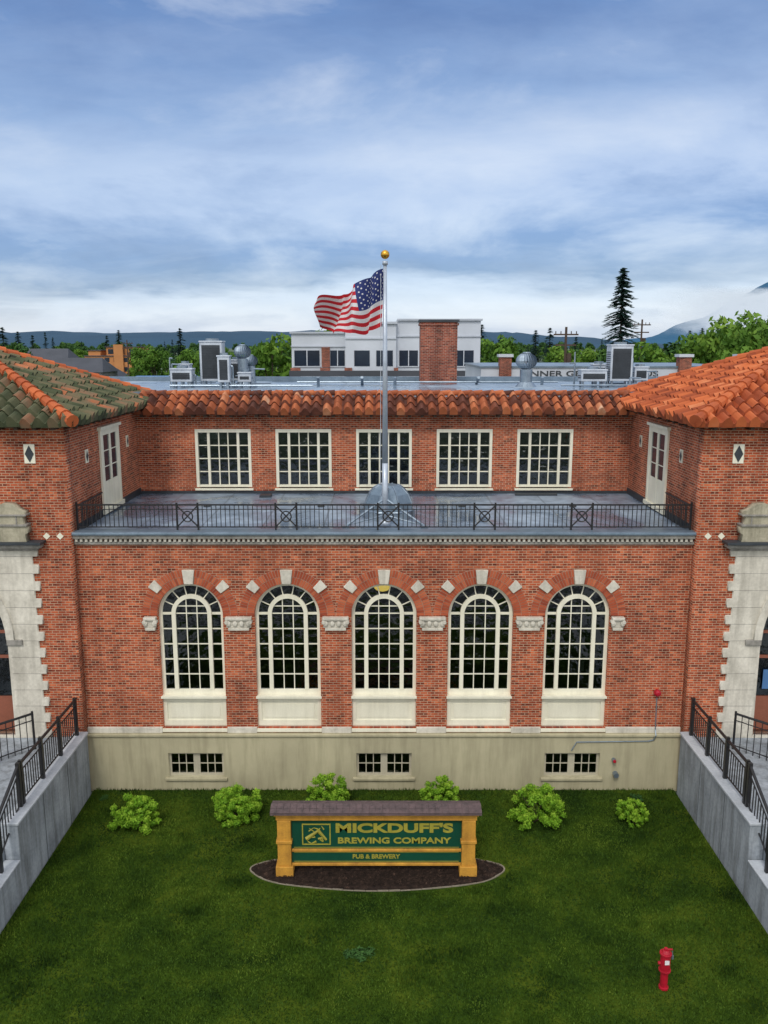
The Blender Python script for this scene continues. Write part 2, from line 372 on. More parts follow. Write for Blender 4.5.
for p in pan:
    railrun(b,xs,p-.3); xs=p+.3
    for s in(-1,1):
        b.box(p+s*.3-.025,p+s*.3+.025,RY-.026,RY+.026,z0-.01,z1+.06)
        b.tube((p-.28*s,RY,z0+.1),(p+.28*s,RY,z1-.04),.022,n=6)
    for k in range(12):
        a=2*pi*k/12;a2=2*pi*(k+1)/12; b.tube((p+.15*math.cos(a),RY,8.38+.15*math.sin(a)),(p+.15*math.cos(a2),RY,8.38+.15*math.sin(a2)),.02,n=5)
railrun(b,xs,WX-.1)
for s in(-1,1):
    b.box(s*(WX-.05),s*(WX-.1),RY-.03,RY+.03,7.99,z1+.08)
    X=s*(WX-.14)
    b.box(X-.02,X+.02,RY,UY-4.6,z1-.02,z1+.02)
    y=RY+.15
    while y<UY-4.6: b.box(X-.009,X+.009,y,y+.018,7.95,z1); y+=.14
b.build('terrace_railing',M['iron'],bld)
ux=[2.89*i for i in(-2,-1,0,1,2)]
shape('upper_wall',[rect(-WX+.002,WX-.002,7.6,10.95)]+[rect(c-.95,c+.95,8.14,10.2) for c in ux],UY,UY+.35,M['brick'],bld)
b=B();g=B()
for(x0,x1,z0_,z1_,ya,yb)in((-1.0,1.0,10.12,10.24,-.03,.2),(-1.0,-.90,8.14,10.118,-.03,.2),(.90,1.0,8.14,10.118,-.03,.2),(-.898,.898,8.10,8.22,.0,.2)):
    b.box(x0,x1,UY+ya,UY+yb,z0_,z1_)
for x in(-.53,.53): b.box(x-.045,x+.045,UY+.02,UY+.16,8.222,10.118)
for x in(-.165,.165): b.box(x-.019,x+.019,UY+.05,UY+.12,8.222,10.118)
for k in range(1,4):
    z=8.22+1.9*k/4
    b.box(-.484,.484,UY+.052,UY+.118,z-.017,z+.017)
    for s in(-1,1): b.box(s*.576,s*.898,UY+.052,UY+.118,z-.017,z+.017)
b.box(-1.05,1.05,UY-.1,UY+.2,8.03,8.098)
o=b.build('upper_window_frame',M['cream'],bld); mf=o.data; D.objects.remove(o)
g.box(-.89,.89,UY+.092,UY+.098,8.2,10.13); o=g.build('upper_glass',M['glass'],bld); mg=o.data; D.objects.remove(o)
for c in ux:
    for me in(mf,mg):
        o=D.objects.new(me.name,me);o.location=(c,0,0);link(o,bld)
b=B()
b.box(-WX,WX,31.16,44,7.5,7.9); b.box(-WX,WX,35.5,35.6,7.9,11.2); b.box(-WX,WX,29.9,30.0,1.8,7.5); b.box(-WX,WX,24.5,30,1.6,1.8)
for x in(-5.6,-1.5,3.9): b.box(x-.1,x+.1,24.6,29.8,1.8,7.5)
b.build('interior_rooms',M['interior'],bld)
b=B()
for c in cxs:
    for k in(-.5,.5):
        b.tube((c+k,26,1.8),(c+k,26,2.55),.04); b.box(c+k-.3,c+k+.3,25.6,26.4,2.55,2.6)
        for q in(-.5,.5): b.box(c+k-.15,c+k+.15,26+q*1.3-.15,26+q*1.3+.15,1.8,2.85)
b.build('dining_furniture',M['wood'],bld)
b=B(); random.seed(21)
for c in cxs:
    for q in range(5):
        xx=c+random.uniform(-.7,.7); zz_=random.uniform(2.9,4.6); yy_=random.uniform(25.3,27.5); b.box(xx-.08,xx+.08,yy_,yy_+.03,zz_,zz_+random.uniform(.1,.4))
for c in ux:
    for q in range(3):
        xx=c+random.uniform(-.7,.7); zz_=random.uniform(8.3,9.2); b.box(xx-.15,xx+.15,32.2,32.4,zz_-.3,zz_)
b.build('interior_fittings',pmat('fittings',(.55,.5,.4),(.2,.2,.2),4,.6,0),bld)
b=B(); b.sphere((-.05,25.2,5.99),.20,sc=(1.3,1,.7)); b.build('pendant_lamp',M['lamp'],bld,True)
b=B(); b.tube((-.05,25.2,6.1),(-.05,25.2,7.5),.012); b.build('lamp_cord',M['dark'],bld)
b=B()
for c,h in((ux[0],.3),(ux[3],.25)): b.box(c-.88,c+.88,UY+.2,UY+.21,10.15-h,10.15)
b.build('window_blind',pmat('blind',(.2,.2,.19)),bld)
b=B(); b.box(-17.9,17.9,43.9,44.2,0,11.3); b.box(-14,14,UY+.36,UY+.38,10.2,11.2)
for s in(-1,1): b.box(s*17.6,s*17.9,32.9,43.88,0,11.3)
b.build('rear_walls',M['brick'],bld)
b=B(); b.box(-17.9,17.9,31.18,44.2,11.25,11.40); b.build('flat_roof',M['mainroof'],bld)
b=B(); b.box(-17.9,17.9,44.0,44.25,11.402,11.62); b.box(-10.5,10.5,31.25,31.4,11.402,11.53); b.build('roof_edge',M['lead'],bld)
b=B(); b.box(-WX+.01,WX-.01,UY-.5,UY+.3,10.82,10.90); b.build('eave_soffit',M['wood'],bld)
b=B()
x=-8.6
while x<8.7: b.box(x,x+.1,UY-.45,UY-.01,10.70,10.818); x+=.45
b.build('rafter_tails',M['wood'],bld)
PER=.37;CRS=.46
def tiles(name,O,U,V,lo,hi,vlen,mat,parent):
    O=Vector(O);U=Vector(U).normalized();V=Vector(V).normalized();Nn=U.cross(V).normalized()
    if Nn.z<0:Nn=-Nn
    per=PER;st=8;ua=lo(0);ub=hi(0);n=int(math.ceil((ub-ua)/per))*st
    us=[ua+per*j/st for j in range(n+1)]
    def prof(j):
        x=(j%st)/st
        return .135*math.sin(pi*x/.66) if x<.66 else -.06*math.sin(pi*(x-.66)/.34)
    nc=int(math.ceil(vlen/CRS)); rows=[(0,-.12)]
    for k in range(nc):
        v0=k*CRS;v1=min(vlen,(k+1)*CRS); rows.append((v0,.06)); rows.append((v1,0))
    vs=[];fs=[];rs=[];tr={}
    jit=[[random.uniform(-.026,.026) for _ in range(n//st+1)] for _ in range(nc+1)]
    for ri,(vv,h) in enumerate(rows):
        l,hh=lo(vv),hi(vv)
        for j,u in enumerate(us):
            kk=max(0,(ri-1)//2); jt=jit[kk][min(j//st,n//st)]
            uu=min(max(u,l),hh); hgt=h+(prof(j) if ri>0 else 0)+jt
            vs.append(O+U*uu+V*((vv+jt*1.4) if ri>0 else 0)+Nn*hgt)
    W=n+1
    for ri in range(len(rows)-1):
        k=max(0,(ri-1)//2)
        for j in range(n):
            a=ri*W+j
            q=[a,a+1,a+W+1,a+W]
            if (vs[a]-vs[a+1]).length<1e-5 and (vs[a+W]-vs[a+W+1]).length<1e-5: continue
            kk=(j//st,k)
            if kk not in tr: tr[kk]=random.random()
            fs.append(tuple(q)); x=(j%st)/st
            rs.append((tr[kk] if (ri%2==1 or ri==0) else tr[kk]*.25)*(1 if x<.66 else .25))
    bb=B();bb.add(vs,fs);bb.r=rs
    return bb.build(name,mat,parent)
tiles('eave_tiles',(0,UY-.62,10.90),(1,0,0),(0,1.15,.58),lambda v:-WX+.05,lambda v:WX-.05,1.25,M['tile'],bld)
b=B()
x=-WX+.2
while x<WX-.2:
    b.tube((x,31.3,11.48),(x+.42,31.3,11.50),.09,.11,n=10,r=random.random()); x+=.38
b.build('ridge_tiles',M['tile'],bld)
def wing(s):
    cx=13.35
    X=lambda L:[(s*x,z) for x,z in L]
    WYf=FY-.3
    shape('wing_front_wall',[X(rect(WX,18.0,-.2,11.05)),X(arch(2.5,1.85,4.87,cx=cx))],WYf,WYf+.45,M['brick'],bld)
    b=B(); b.box(s*(WX+.001),s*(WX+.4),WYf+.452,33,-.2,11.05); b.box(s*17.6,s*18,WYf+.452,33,-.2,11.05); b.box(s*(WX+.41),s*17.59,32.6,33,-.2,11.05); b.build('wing_side_wall',M['brick'],bld)
    z=1.83;k=0
    xin0,xin1=9.80,9.96
    right=[]
    while z<7.5:
        x=xin0 if k%2==0 else xin1
        right+= [(x,z),(x,min(z+.25,7.5))]; z+=.25;k+=1
    left=[(2*cx-x,z) for x,z in reversed(right)]
    shape('stone_surround',[X(right+left),X(arch(2.5,1.86,4.87,cx=cx))],WYf-.09,WYf+.2,M['stone'],bld)
    j=B();z=1.83
    while z<7.5:
        xi=10.8
        if z>4.87 and z<7.37: xi=cx-math.sqrt(max(0,2.5**2-(z-4.87)**2))
        j.box(s*(9.97),s*(xi-.03 if xi<cx else cx),WYf-.093,WYf-.08,z-.006,z+.006)
        z+=.5
    j.build('stone_joints',M['stone2'],bld)
    n=26
    ring=[(cx+2.5*math.cos(pi*i/n),4.87+2.5*math.sin(pi*i/n)) for i in range(n+1)]+[(cx+2.72*math.cos(pi*i/n),4.87+2.72*math.sin(pi*i/n)) for i in range(n,-1,-1)]
    shape('archivolt',[X(ring)],WYf-.16,WYf+.1,M['stone'],bld)
    b=B(); b.box(s*9.75,s*17,WYf-.16,WYf,7.502,7.60); b.box(s*9.62,s*17.1,WYf-.3,WYf,7.602,7.72)
    b.box(s*10.4,s*10.86,WYf-.15,WYf-.02,4.7,4.87)
    b.build('stone_entablature',M['stone2'],bld,bevel=.02)
    b=B(); b.box(s*9.55,s*17.2,WYf-.42,WYf,7.722,7.80); b.build('entablature_ledge',M['dark'],bld,bevel=.01)
    P=[(9.98,7.8),(10.02,8.0),(9.93,8.05),(9.93,8.2),(10.03,8.26),(10.05,8.5),(9.97,8.55),(9.97,8.66),(10.1,8.7),(10.3,8.86),(10.6,8.88),(10.85,8.74),(11.2,8.62),(11.2,7.8)]
    shape('stone_urn_block',[X(P)],WYf-.28,WYf-.002,pmat('weathered_stone',(.50,.46,.34),(.26,.24,.17),1.8,.85,.3,14,streak=.5),bld)
    b=B(); b.box(s*9.93,s*11.2,WYf-.33,WYf-.003,8.24,8.30); b.box(s*9.93,s*11.2,WYf-.33,WYf-.003,8.53,8.58); b.box(s*10.2,s*10.24,WYf-.30,WYf-.27,8.3,8.53); b.build('urn_moulding',M['stone2'],bld,bevel=.01)
    b=B(); b.box(s*11.2,s*15.5,WYf-.14,WYf-.001,7.802,8.5); b.build('stone_parapet',M['stone'],bld)
    def diamond(b,x,z,w,h,y0,y1): b.add([(s*(x-w),y0,z),(s*x,y0,z-h),(s*(x+w),y0,z),(s*x,y0,z+h),(s*(x-w),y1,z),(s*x,y1,z-h),(s*(x+w),y1,z),(s*x,y1,z+h)],[(0,1,2,3),(7,6,5,4),(0,4,5,1),(1,5,6,2),(2,6,7,3),(3,7,4,0)])
    a=B(); a.box(s*(9.82-.15),s*(9.82+.15),WYf-.02,WYf+.01,9.97,10.5)
    a.box(s*(WX-.02),s*(WX+.01),25.3,25.55,9.75,10.15) 
    a.box(s*(WX-.02),s*(WX+.01),29.4,29.65,9.75,10.15)
    diamond(a,9.52,7.9,.10,.10,WYf-.02,WYf+.01); diamond(a,9.14,7.9,.10,.10,WYf-.02,WYf+.01); a.build('stone_diamond',M['cream'],bld)
    a=B(); diamond(a,9.82,10.235,.125,.235,WYf-.035,WYf-.021)
    for yc in (25.425,29.525): a.add([(s*(WX-.03),yc-.095,9.95),(s*(WX-.03),yc,9.78),(s*(WX-.03),yc+.095,9.95),(s*(WX-.03),yc,10.12)],[(0,1,2,3)])
    a.build('dark_diamond',M['dark'],bld)
    a=B();Xd=WX; 
    a.box(s*(Xd-.06),s*(Xd+.02),26.6,26.75,8.1,10.6);a.box(s*(Xd-.06),s*(Xd+.02),28.35,28.5,8.1,10.6);a.box(s*(Xd-.06),s*(Xd+.02),26.752,28.348,10.42,10.6)
    a.box(s*(Xd-.12),s*(Xd+.02),26.5,28.6,10.602,10.7); a.box(s*(Xd-.10),s*(Xd+.02),26.5,28.6,7.96,8.098)
    a.box(s*(Xd-.05),s*(Xd+.02),27.47,27.63,8.1,10.418); a.box(s*(Xd-.045),s*(Xd+.02),26.752,27.468,8.1,8.95);a.box(s*(Xd-.045),s*(Xd+.02),27.632,28.348,8.1,8.95)
    a.box(s*(Xd-.045),s*(Xd+.02),26.752,26.9,8.95,10.418);a.box(s*(Xd-.045),s*(Xd+.02),28.2,28.348,8.95,10.418)
    for z in(9.4,9.9): 
        a.box(s*(Xd-.035),s*(Xd+.01),26.9,27.468,z,z+.03);a.box(s*(Xd-.035),s*(Xd+.01),27.632,28.2,z,z+.03)
    a.build('terrace_door',M['cream'],bld)
    a=B(); a.box(s*(Xd-.02),s*(Xd+.005),26.9,28.2,8.9,10.42); a.build('terrace_door_glass',M['farglass'],bld)
    g=B(); g.box(s*10.85,s*15.85,WYf+.5,WYf+.51,1.85,7.4); g.build('entry_glass',M['glass'],bld)
    f=B()
    for x in(10.82,11.6,12.4,14.2,15.0): f.box(s*(x),s*(x+.1),WYf+.46,WYf+.56,1.85,7.3)
    for z in(2.1,4.1,4.87,5.7): f.box(s*10.9,s*15.8,WYf+.47,WYf+.55,z,z+.09)
    f.box(s*10.83,s*15.85,WYf+.45,WYf+.57,1.85,2.9)
    f.build('entry_frame',pmat('entry_wood',(.30,.10,.06),(.2,.07,.04)),bld)
    f=B(); f.box(s*10.6,s*16,WYf+2.5,WYf+2.6,1.8,7.4); f.box(s*9.3,s*17.5,24.2,32,1.6,1.8); f.build('entry_interior',M['interior'],bld)
    if s>0:
        f=B(); f.box(11.25,11.55,WYf+.43,WYf+.445,3.15,3.75); f.build('poster',M['bluepaint'],bld)
    e=B(); e.box(s*8.45,s*18.4,WYf-.42,33.4,11.055,11.12); e.build('wing_soffit',M['wood'],bld)
    e=B(); y=WYf+.1
    x=8.95
    while x<18: e.box(s*x,s*(x+.1),WYf-.38,WYf-.005,10.93,11.053); x+=.5
    while y<32: e.box(s*8.5,s*(WX-.005),y,y+.1,10.93,11.053); y+=.5
    e.build('wing_rafter_tails',M['wood'],bld)
    c=Vector((s*13.5,28.25,11.13)); half=5.15; h=2.10; Ls=math.hypot(half,h)
    for k in range(4):
        dx,dy=[(0,-1),(-s,0),(0,1),(s,0)][k]
        O=c+Vector((dx,dy,0))*half
        mt=M['tilemoss'] if s<0 else M['tileorange']
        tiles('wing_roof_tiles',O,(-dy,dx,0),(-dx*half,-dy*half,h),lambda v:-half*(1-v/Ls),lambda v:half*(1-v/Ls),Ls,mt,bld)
    hb=B()
    for(ax,ay)in((-1,-1),(-1,1),(1,1),(1,-1)):
        p0=c+Vector((ax*half,ay*half,.06)); p1=c+Vector((0,0,h+.08)); d=p1-p0; n=int(d.length/.42)
        for k in range(n):
            hb.tube(p0+d*(k/n),p0+d*((k+1.12)/n),.18,.13,n=10,r=.25+.6*random.random())
    hb.build('hip_tiles',M['tileorange'],bld,False)
wing(-1);wing(1)
b=B(); PYy=FY-.13; bxx=8.08
b.tube((bxx,FY-.05,2.95),(bxx,FY-.10,1.95),.018);b.tube((bxx,FY-.10,1.95),(bxx,FY-.19,1.80),.018);b.tube((bxx,FY-.19,1.80),(bxx-.04,PYy,1.64),.018); b.tube((bxx-.04,PYy,1.64),(bxx-.2,PYy,1.60),.018);b.tube((bxx-.2,PYy,1.60),(5.75,PYy,1.57),.016);b.tube((5.75,PYy,1.57),(5.6,PYy,1.3),.016)
b.tube((6.95,FY-.1,.55),(6.95,FY-.26,.55),.08,n=12);b.tube((6.88,FY-.1,1.0),(6.88,FY-.22,1.0),.06,n=12)
b.build('wall_pipes',M['metal'],bld)
b=B(); b.tube((bxx,FY-.01,3.1),(bxx,FY-.12,3.1),.10,n=18); b.sphere((bxx,FY-.12,3.1),.085,sc=(1,.5,1)); b.tube((6.88,FY-.22,1.0),(6.88,FY-.26,1.0),.05); b.build('alarm_bell',M['red'],bld,bevel=.01)
b=B(); b.box(1.72,3.45,41.2,42.6,11.3,14.25); b.box(1.66,3.51,41.14,42.66,14.1,14.2); 
ch=b.build('brick_chimney',M['brickfar'],bld); b=B(); b.box(1.64,3.53,41.12,42.68,14.252,14.36); b.build('chimney_cap',M['dark'],bld)
# ------------------------------------------------------------ roof equipment
def hvac(x,y,w,d,h):
    e=empty('air_conditioner_unit')
    z=11.41
    a=B(); a.box(x-w/2,x+w/2,y-d/2,y+d/2,z+.25,z+h); a.box(x-w/2-.03,x+w/2+.03,y-d/2-.03,y+d/2+.03,z+h,z+h+.06); a.build('cabinet',M['whitemetal'],e,bevel=.015)
    a=B()
    for k in range(int((h-.5)/.07)): a.box(x-w/2+.1,x+w/2-.1,y-d/2-.02,y-d/2+.0,z+.38+k*.07,z+.42+k*.07)
    for k in range(int((h-.5)/.09)): a.box(x-w/2-.015,x-w/2,y-d/2+.1,y+d/2-.1,z+.38+k*.09,z+.42+k*.09)
    a.box(x-w/2+.08,x+w/2-.08,y-d/2-.006,y-d/2-.001,z+.35,z+h-.12)
    a.build('louvre_grille',M['dark'],e)
    a=B(); 
    for sx in(-1,1):
        for sy in(-1,1): a.box(x+sx*(w/2-.1)-.04,x+sx*(w/2-.1)+.04,y+sy*(d/2-.1)-.04,y+sy*(d/2-.1)+.04,z-.02,z+.25)
    a.tube((x,y,z+h+.06),(x,y,z+h+.16),min(w,d)*.35,n=20); a.build('feet_and_fan',M['metal'],e)
    a=B(); a.tube((x+w/2+.1,y,z+.1),(x+w/2+.1,y,z+h*.7),.035); a.tube((x+w/2+.1,y,z+.1),(x+w/2+1.,y+.5,z+.1),.035); a.tube((x+w/2+.1,y,z+h*.7),(x+w/2-.05,y,z+h*.7),.035); a.build('conduit',M['metal'],e)
hvac(-7.45,38,.95,.8,1.9); hvac(-8.6,37.2,.9,.7,.75); hvac(-6.45,38.6,.7,.7,1.1); hvac(-9.0,39.5,.5,.6,.9);hvac(-5.9,37,.55,.5,.6); hvac(-6.7,36.6,.5,.5,1.3)
hvac(10.25,38,.95,.8,1.75); hvac(9.0,37.6,1.1,.7,.7); hvac(9.6,39,.6,.6,.9); hvac(11.3,38.5,.6,.6,.8)
def vent(x,y,zt,r):
    e=empty('roof_vent'); a=B(); a.tube((x,y,11.38),(x,y,zt-r*.8),r*.62,n=18); a.tube((x,y,11.38),(x,y,11.6),r*1.1,r*.7,n=18); a.build('pipe',M['metal'],e)
    a=B()
    n=22
    for k in range(n):
        a0=2*pi*k/n
        pr=None
        for j in range(9):
            t=pi*(.08+.8*j/8); rr=r*math.sin(t)*1.05; p=Vector((x+rr*math.cos(a0+.25*j/8),y+rr*math.sin(a0+.25*j/8),zt+r*.85*math.cos(t)))
            q=Vector((x+rr*.9*math.cos(a0+.22+.25*j/8),y+rr*.9*math.sin(a0+.22+.25*j/8),zt+r*.85*math.cos(t)))
            if pr: a.add([pr[0],pr[1],q,p],[(0,1,2,3)])
            pr=(p,q)
    a.tube((x,y,zt+r*.75),(x,y,zt+r*.9),r*.5,r*.3,n=16)
    a.build('turbine',M['metal'],e,True)
vent(-6.15,38,12.9,.36); vent(-6.0,39.3,12.5,.3); vent(6.2,38,12.5,.44)
e=empty('roof_pipework'); a=B()
for x0,x1,y in((-9,-3,36.5),(-4,8,40),(7.5,12,36.8)): a.tube((x0,y,11.52),(x1,y,11.52),.04); 
for x in(-3,-1,.5,4.3,7.2): a.tube((x,39+random.random()*2,11.38),(x,39.5,11.75),.07)
a.tube((8.3,38,11.4),(8.3,38,12.9),.03);a.tube((-8.1,38.5,11.4),(-8.1,38.5,13.2),.03); a.tube((-8.1,38.5,12.6),(-7.4,38.5,12.6),.03)
for k in range(14):
    x=random.choice([random.uniform(-9.6,-5.4),random.uniform(8.2,11.8)]); y=random.uniform(36.5,39.5); z=11.4+random.uniform(.3,1.3)
    a.tube((x,y,11.4),(x,y,z),.03,n=6); a.tube((x,y,z),(x+random.uniform(-.5,.5),y,z-.02),.03,n=6)
a.build('pipes',M['metal'],e)
# ------------------------------------------------------------ flagpole
fp=empty('flagpole'); PX=.03;PY=25.0
b=B(); b.tube((PX,PY,7.95),(PX,PY,9.8),.095,.085,n=16); b.tube((PX,PY,9.8),(PX,PY,15.4),.085,.05,n=16); b.tube((PX,PY,15.4),(PX,PY,15.5),.08,.08,n=12); b.tube((PX,PY,7.9),(PX,PY,8.1),.16,n=16)
b.build('pole',M['polem'],fp,True)
b=B(); b.sphere((PX,PY,15.68),.125,18,12); b.build('finial_ball',M['gold'],fp,True)
b=B(); b.tube((PX-.12,PY-.02,15.4),(PX-.13,PY-.03,9.2),.008,n=5); b.tube((PX-.14,PY,9.2),(PX-.08,PY,9.2),.02); b.build('halyard',M['whitemetal'],fp)
sk=empty('roof_skylight'); hx,hy=.14,26.5
prof=[(.80,8.16),(.76,8.40),(.64,8.66),(.46,8.84),(.30,8.92)]
b=B();rb=B();n=8
ringp=[[(hx+r*math.cos(2*pi*(i+.5)/n),hy+r*math.sin(2*pi*(i+.5)/n),z) for i in range(n)] for r,z in prof]
for j in range(len(prof)-1):
    for i in range(n):
        q=[ringp[j][i],ringp[j][(i+1)%n],ringp[j+1][(i+1)%n],ringp[j+1][i]]; b.add(q,[(0,1,2,3)])
        rb.tube(ringp[j][i],ringp[j+1][i],.022,n=5)
b.add(ringp[-1],[tuple(range(n))]); b.build('dome_panels',M['lead'],sk)
for i in range(n): rb.tube(ringp[0][i],ringp[0][(i+1)%n],.03,n=5)
rb.build('dome_ribs',M['metal'],sk)
b=B(); b.tube((hx,hy,7.9),(hx,hy,8.16),.84,.82,n=8); b.build('kerb',M['metal'],sk)
b=B()
for s in(-1,1):
    b.tube((PX,PY,8.75),(PX+s*1.15,PY-.35,7.99),.035); b.tube((PX,PY,8.25),(PX+s*1.15,PY-.35,8.0),.02)
    b.box(PX+s*1.15-.1,PX+s*1.15+.1,PY-.45,PY-.25,7.9,8.01)
b.tube((PX,PY,8.9),(hx,hy-.3,8.85),.03)
b.build('braces',M['metal'],fp)
nu,nv=80,39
vs=[];fs=[];ms=[]
def flagp(s,t):
    zt=15.3-.86*s-.10*math.sin(pi*s); zb=13.72-.02*s-.20*math.sin(pi*s)
    ph=s*9.0+t*2.6
    x=PX-.1-1.72*s-.16*math.sin(ph*1.2+.8)*s-(1-t)*(.16*s-.14*math.sin(pi*s))+.05*math.sin(s*24+t*2)
    y=PY+.35*s+(.10+.34*s)*math.sin(ph)+.10*math.sin(s*21+t*4)
    z=zb+(zt-zb)*t+.07*s*math.sin(s*13+t*3)+.02*math.sin(s*30)
    return(x,y,z)
for j in range(nv+1):
    for i in range(nu+1): vs.append(flagp(i/nu,j/nv))
for j in range(nv):
    for i in range(nu):
        a=j*(nu+1)+i; fs.append((a,a+nu+1,a+nu+2,a+1))
        stripe=j//3; m_=0 if stripe%2==0 else 1
        if i<30 and j>=18:
            m_=2; ii=i-1;jj=j-19
            if ii%5==1 and jj%4==0 and ii<28: m_=1
            if ii%5==4 and jj%4==2 and ii<26: m_=1
        ms.append(m_)
me=D.meshes.new('american_flag');me.from_pydata(vs,[],fs)
for k in('flagred','flagwhite','flagblue'): me.materials.append(M[k])
me.polygons.foreach_set('material_index',ms); me.polygons.foreach_set('use_smooth',[True]*len(fs)); me.update()
link(D.objects.new('american_flag',me))
# ------------------------------------------------------------ ground, lawn, street
def sheet(name,x0,x1,y0,y1,z,mat):
    bb=B(); bb.add([(x0,y0,z),(x1,y0,z),(x1,y1,z),(x0,y1,z)],[(0,1,2,3)])
    return bb.build(name,mat)
sheet('ground',-7000,7000,-3000,9000,-.03,M['town'])
sheet('lawn',-8.76,8.76,8,FY-.05,0,M['lawn'])
sheet('pavement',-40,40,5,8,.0,M['pave']); sheet('road',-120,120,-6,4.85,-.02,M['asphalt'])
b=B(); b.box(-60,60,4.85,5.0,-.1,.06); b.build('kerb',M['conc'],None,bevel=.02)
b=B()
for k in range(-10,11): b.add([(k*6,-.6,-.014),(k*6+3,-.6,-.014),(k*6+3,-.45,-.014),(k*6,-.45,-.014)],[(0,1,2,3)])
b.build('road_marking',M['paint'])
n=190000
X=rng.uniform(-8.7,8.7,n);Yp=rng.uniform(13.2,FY-.12,n)
ell=((X+.17)/3.35)**2+((Yp-19.82)/.92)**2
keep=ell>1.0; X=X[keep];Yp=Yp[keep];n=len(X)
hgt=rng.uniform(.02,.055,n);an=rng.uniform(0,2*pi,n);w=rng.uniform(.008,.02,n);ln=rng.uniform(0,.04,n);la=rng.uniform(0,2*pi,n)
rv=rng.uniform(0,1,n)
# tufts of taller, darker grass scattered over the lawn
cx_=rng.uniform(-8.5,8.5,70);cy_=rng.uniform(13.5,23.5,70);cr_=rng.uniform(.08,.32,70)
for a_,b_,r_ in zip(cx_,cy_,cr_):
    dd=(X-a_)**2+(Yp-b_)**2; ex=np.exp(-dd/(r_*r_)); hgt+=.06*ex; rv=rv-.55*ex
# lusher strip along the plinth and walls
edge=np.exp(-(FY-.1-Yp)/.12)+np.exp(-(8.7-np.abs(X))/.1); hgt+=.07*np.clip(edge,0,1)
rv=np.clip(rv,0,1)
V=np.zeros((n,3,3));V[:,0,0]=X-np.cos(an)*w;V[:,0,1]=Yp-np.sin(an)*w;V[:,1,0]=X+np.cos(an)*w;V[:,1,1]=Yp+np.sin(an)*w
V[:,2,0]=X+np.cos(la)*ln;V[:,2,1]=Yp+np.sin(la)*ln;V[:,2,2]=hgt
me=D.meshes.new('grass');me.vertices.add(n*3);me.vertices.foreach_set('co',V.ravel());me.loops.add(n*3);me.loops.foreach_set('vertex_index',np.arange(n*3,dtype=np.int32))
me.polygons.add(n);me.polygons.foreach_set('loop_start',np.arange(0,n*3,3,dtype=np.int32));me.polygons.foreach_set('loop_total',np.full(n,3,dtype=np.int32));me.update()
a=me.attributes.new('rnd','FLOAT','FACE');a.data.foreach_set('value',rv.astype(np.float32));me.materials.append(M['blade'])
link(D.objects.new('grass',me))
mc=(-.17,19.82)
def ellp(a,r,seed=0):
    k=1+.015*math.sin(3*a+seed)+.012*math.sin(7*a)
    return(mc[0]+3.22*r*k*math.cos(a),mc[1]+.80*k*(r if r<=1 else 1+(r-1)*3)*math.sin(a))
bed=empty('mulch_bed'); b=B();nn=72
b.add([(mc[0],mc[1],.07)]+[(*ellp(2*pi*i/nn,.9),.06) for i in range(nn)]+[(*ellp(2*pi*i/nn,1),.006) for i in range(nn)],[(0,1+i,1+(i+1)%nn) for i in range(nn)]+[(1+i,1+nn+i,1+nn+(i+1)%nn,1+(i+1)%nn) for i in range(nn)],.3)
for k in range(3500):
    a=random.uniform(0,2*pi);r=math.sqrt(random.random())*.98;x,y=ellp(a,r);l=random.uniform(.02,.06);t=random.uniform(0,pi);z=.065*(1 if r<.9 else .5)+random.uniform(0,.03)
    dx,dy=math.cos(t)*l,math.sin(t)*l
    b.add([(x-dx,y-dy,z),(x+dy*.35,y-dx*.35,z),(x+dx,y+dy,z+.015),(x-dy*.35,y+dx*.35,z+.01)],[(0,1,2,3)],random.random())
b.build('mulch',M['mulch'],bed)
b=B()
for i in range(nn):
    hh=.03+random.uniform(-.012,.012)
    p=[(*ellp(2*pi*(i+f)/nn,r),z) for f in(0.02,.98) for r,z in((1.0,0),(1.0,hh),(1.010,hh),(1.010,0))]
    b.add(p,[(0,1,5,4),(1,2,6,5),(2,3,7,6),(0,3,2,1),(4,5,6,7)])
b.build('bed_edging',pmat('edging',(.30,.26,.20),(.16,.14,.10),3),bed)
# ------------------------------------------------------------ sign
sg=empty('brewery_sign'); SY=19.72; SX=-.2
b=B()
for x in(-2.5,2.12):
    b.box(x-.17,x+.17,SY-.17,SY+.17,.32,1.56); b.box(x-.22,x+.22,SY-.22,SY+.22,.0,.318); b.box(x-.20,x+.20,SY-.20,SY+.20,.94,1.02)
b.box(-2.70,2.32,SY-.16,SY+.16,1.562,1.72)
b.box(-2.328,1.948,SY-.09,SY+.09,.66,.735); b.box(-2.328,1.948,SY-.09,SY+.09,.27,.345)
b.box(-2.74,2.36,SY-.24,SY+.24,1.722,1.78)
b.build('yellow_frame',M['signyellow'],sg,bevel=.012)
b=B(); b.box(-2.327,1.947,SY-.05,SY+.05,.737,1.56); b.box(-2.327,1.947,SY-.05,SY+.05,.347,.658); b.build('green_board',M['signgreen'],sg)
b=B(); xl,xr=-2.82,2.42
A=[(xl,SY-.30,1.782),(xr,SY-.30,1.782),(xr,SY+.30,1.782),(xl,SY+.30,1.782),(xl,SY-.30,1.85),(xr,SY-.30,1.85),(xr,SY+.30,1.85),(xl,SY+.30,1.85),(xl,SY,1.93),(xr,SY,1.93)]
b.add(A,[(0,3,2,1),(0,1,5,4),(2,3,7,6),(4,5,9,8),(6,7,8,9),(0,4,8,7,3),(1,2,6,9,5)])
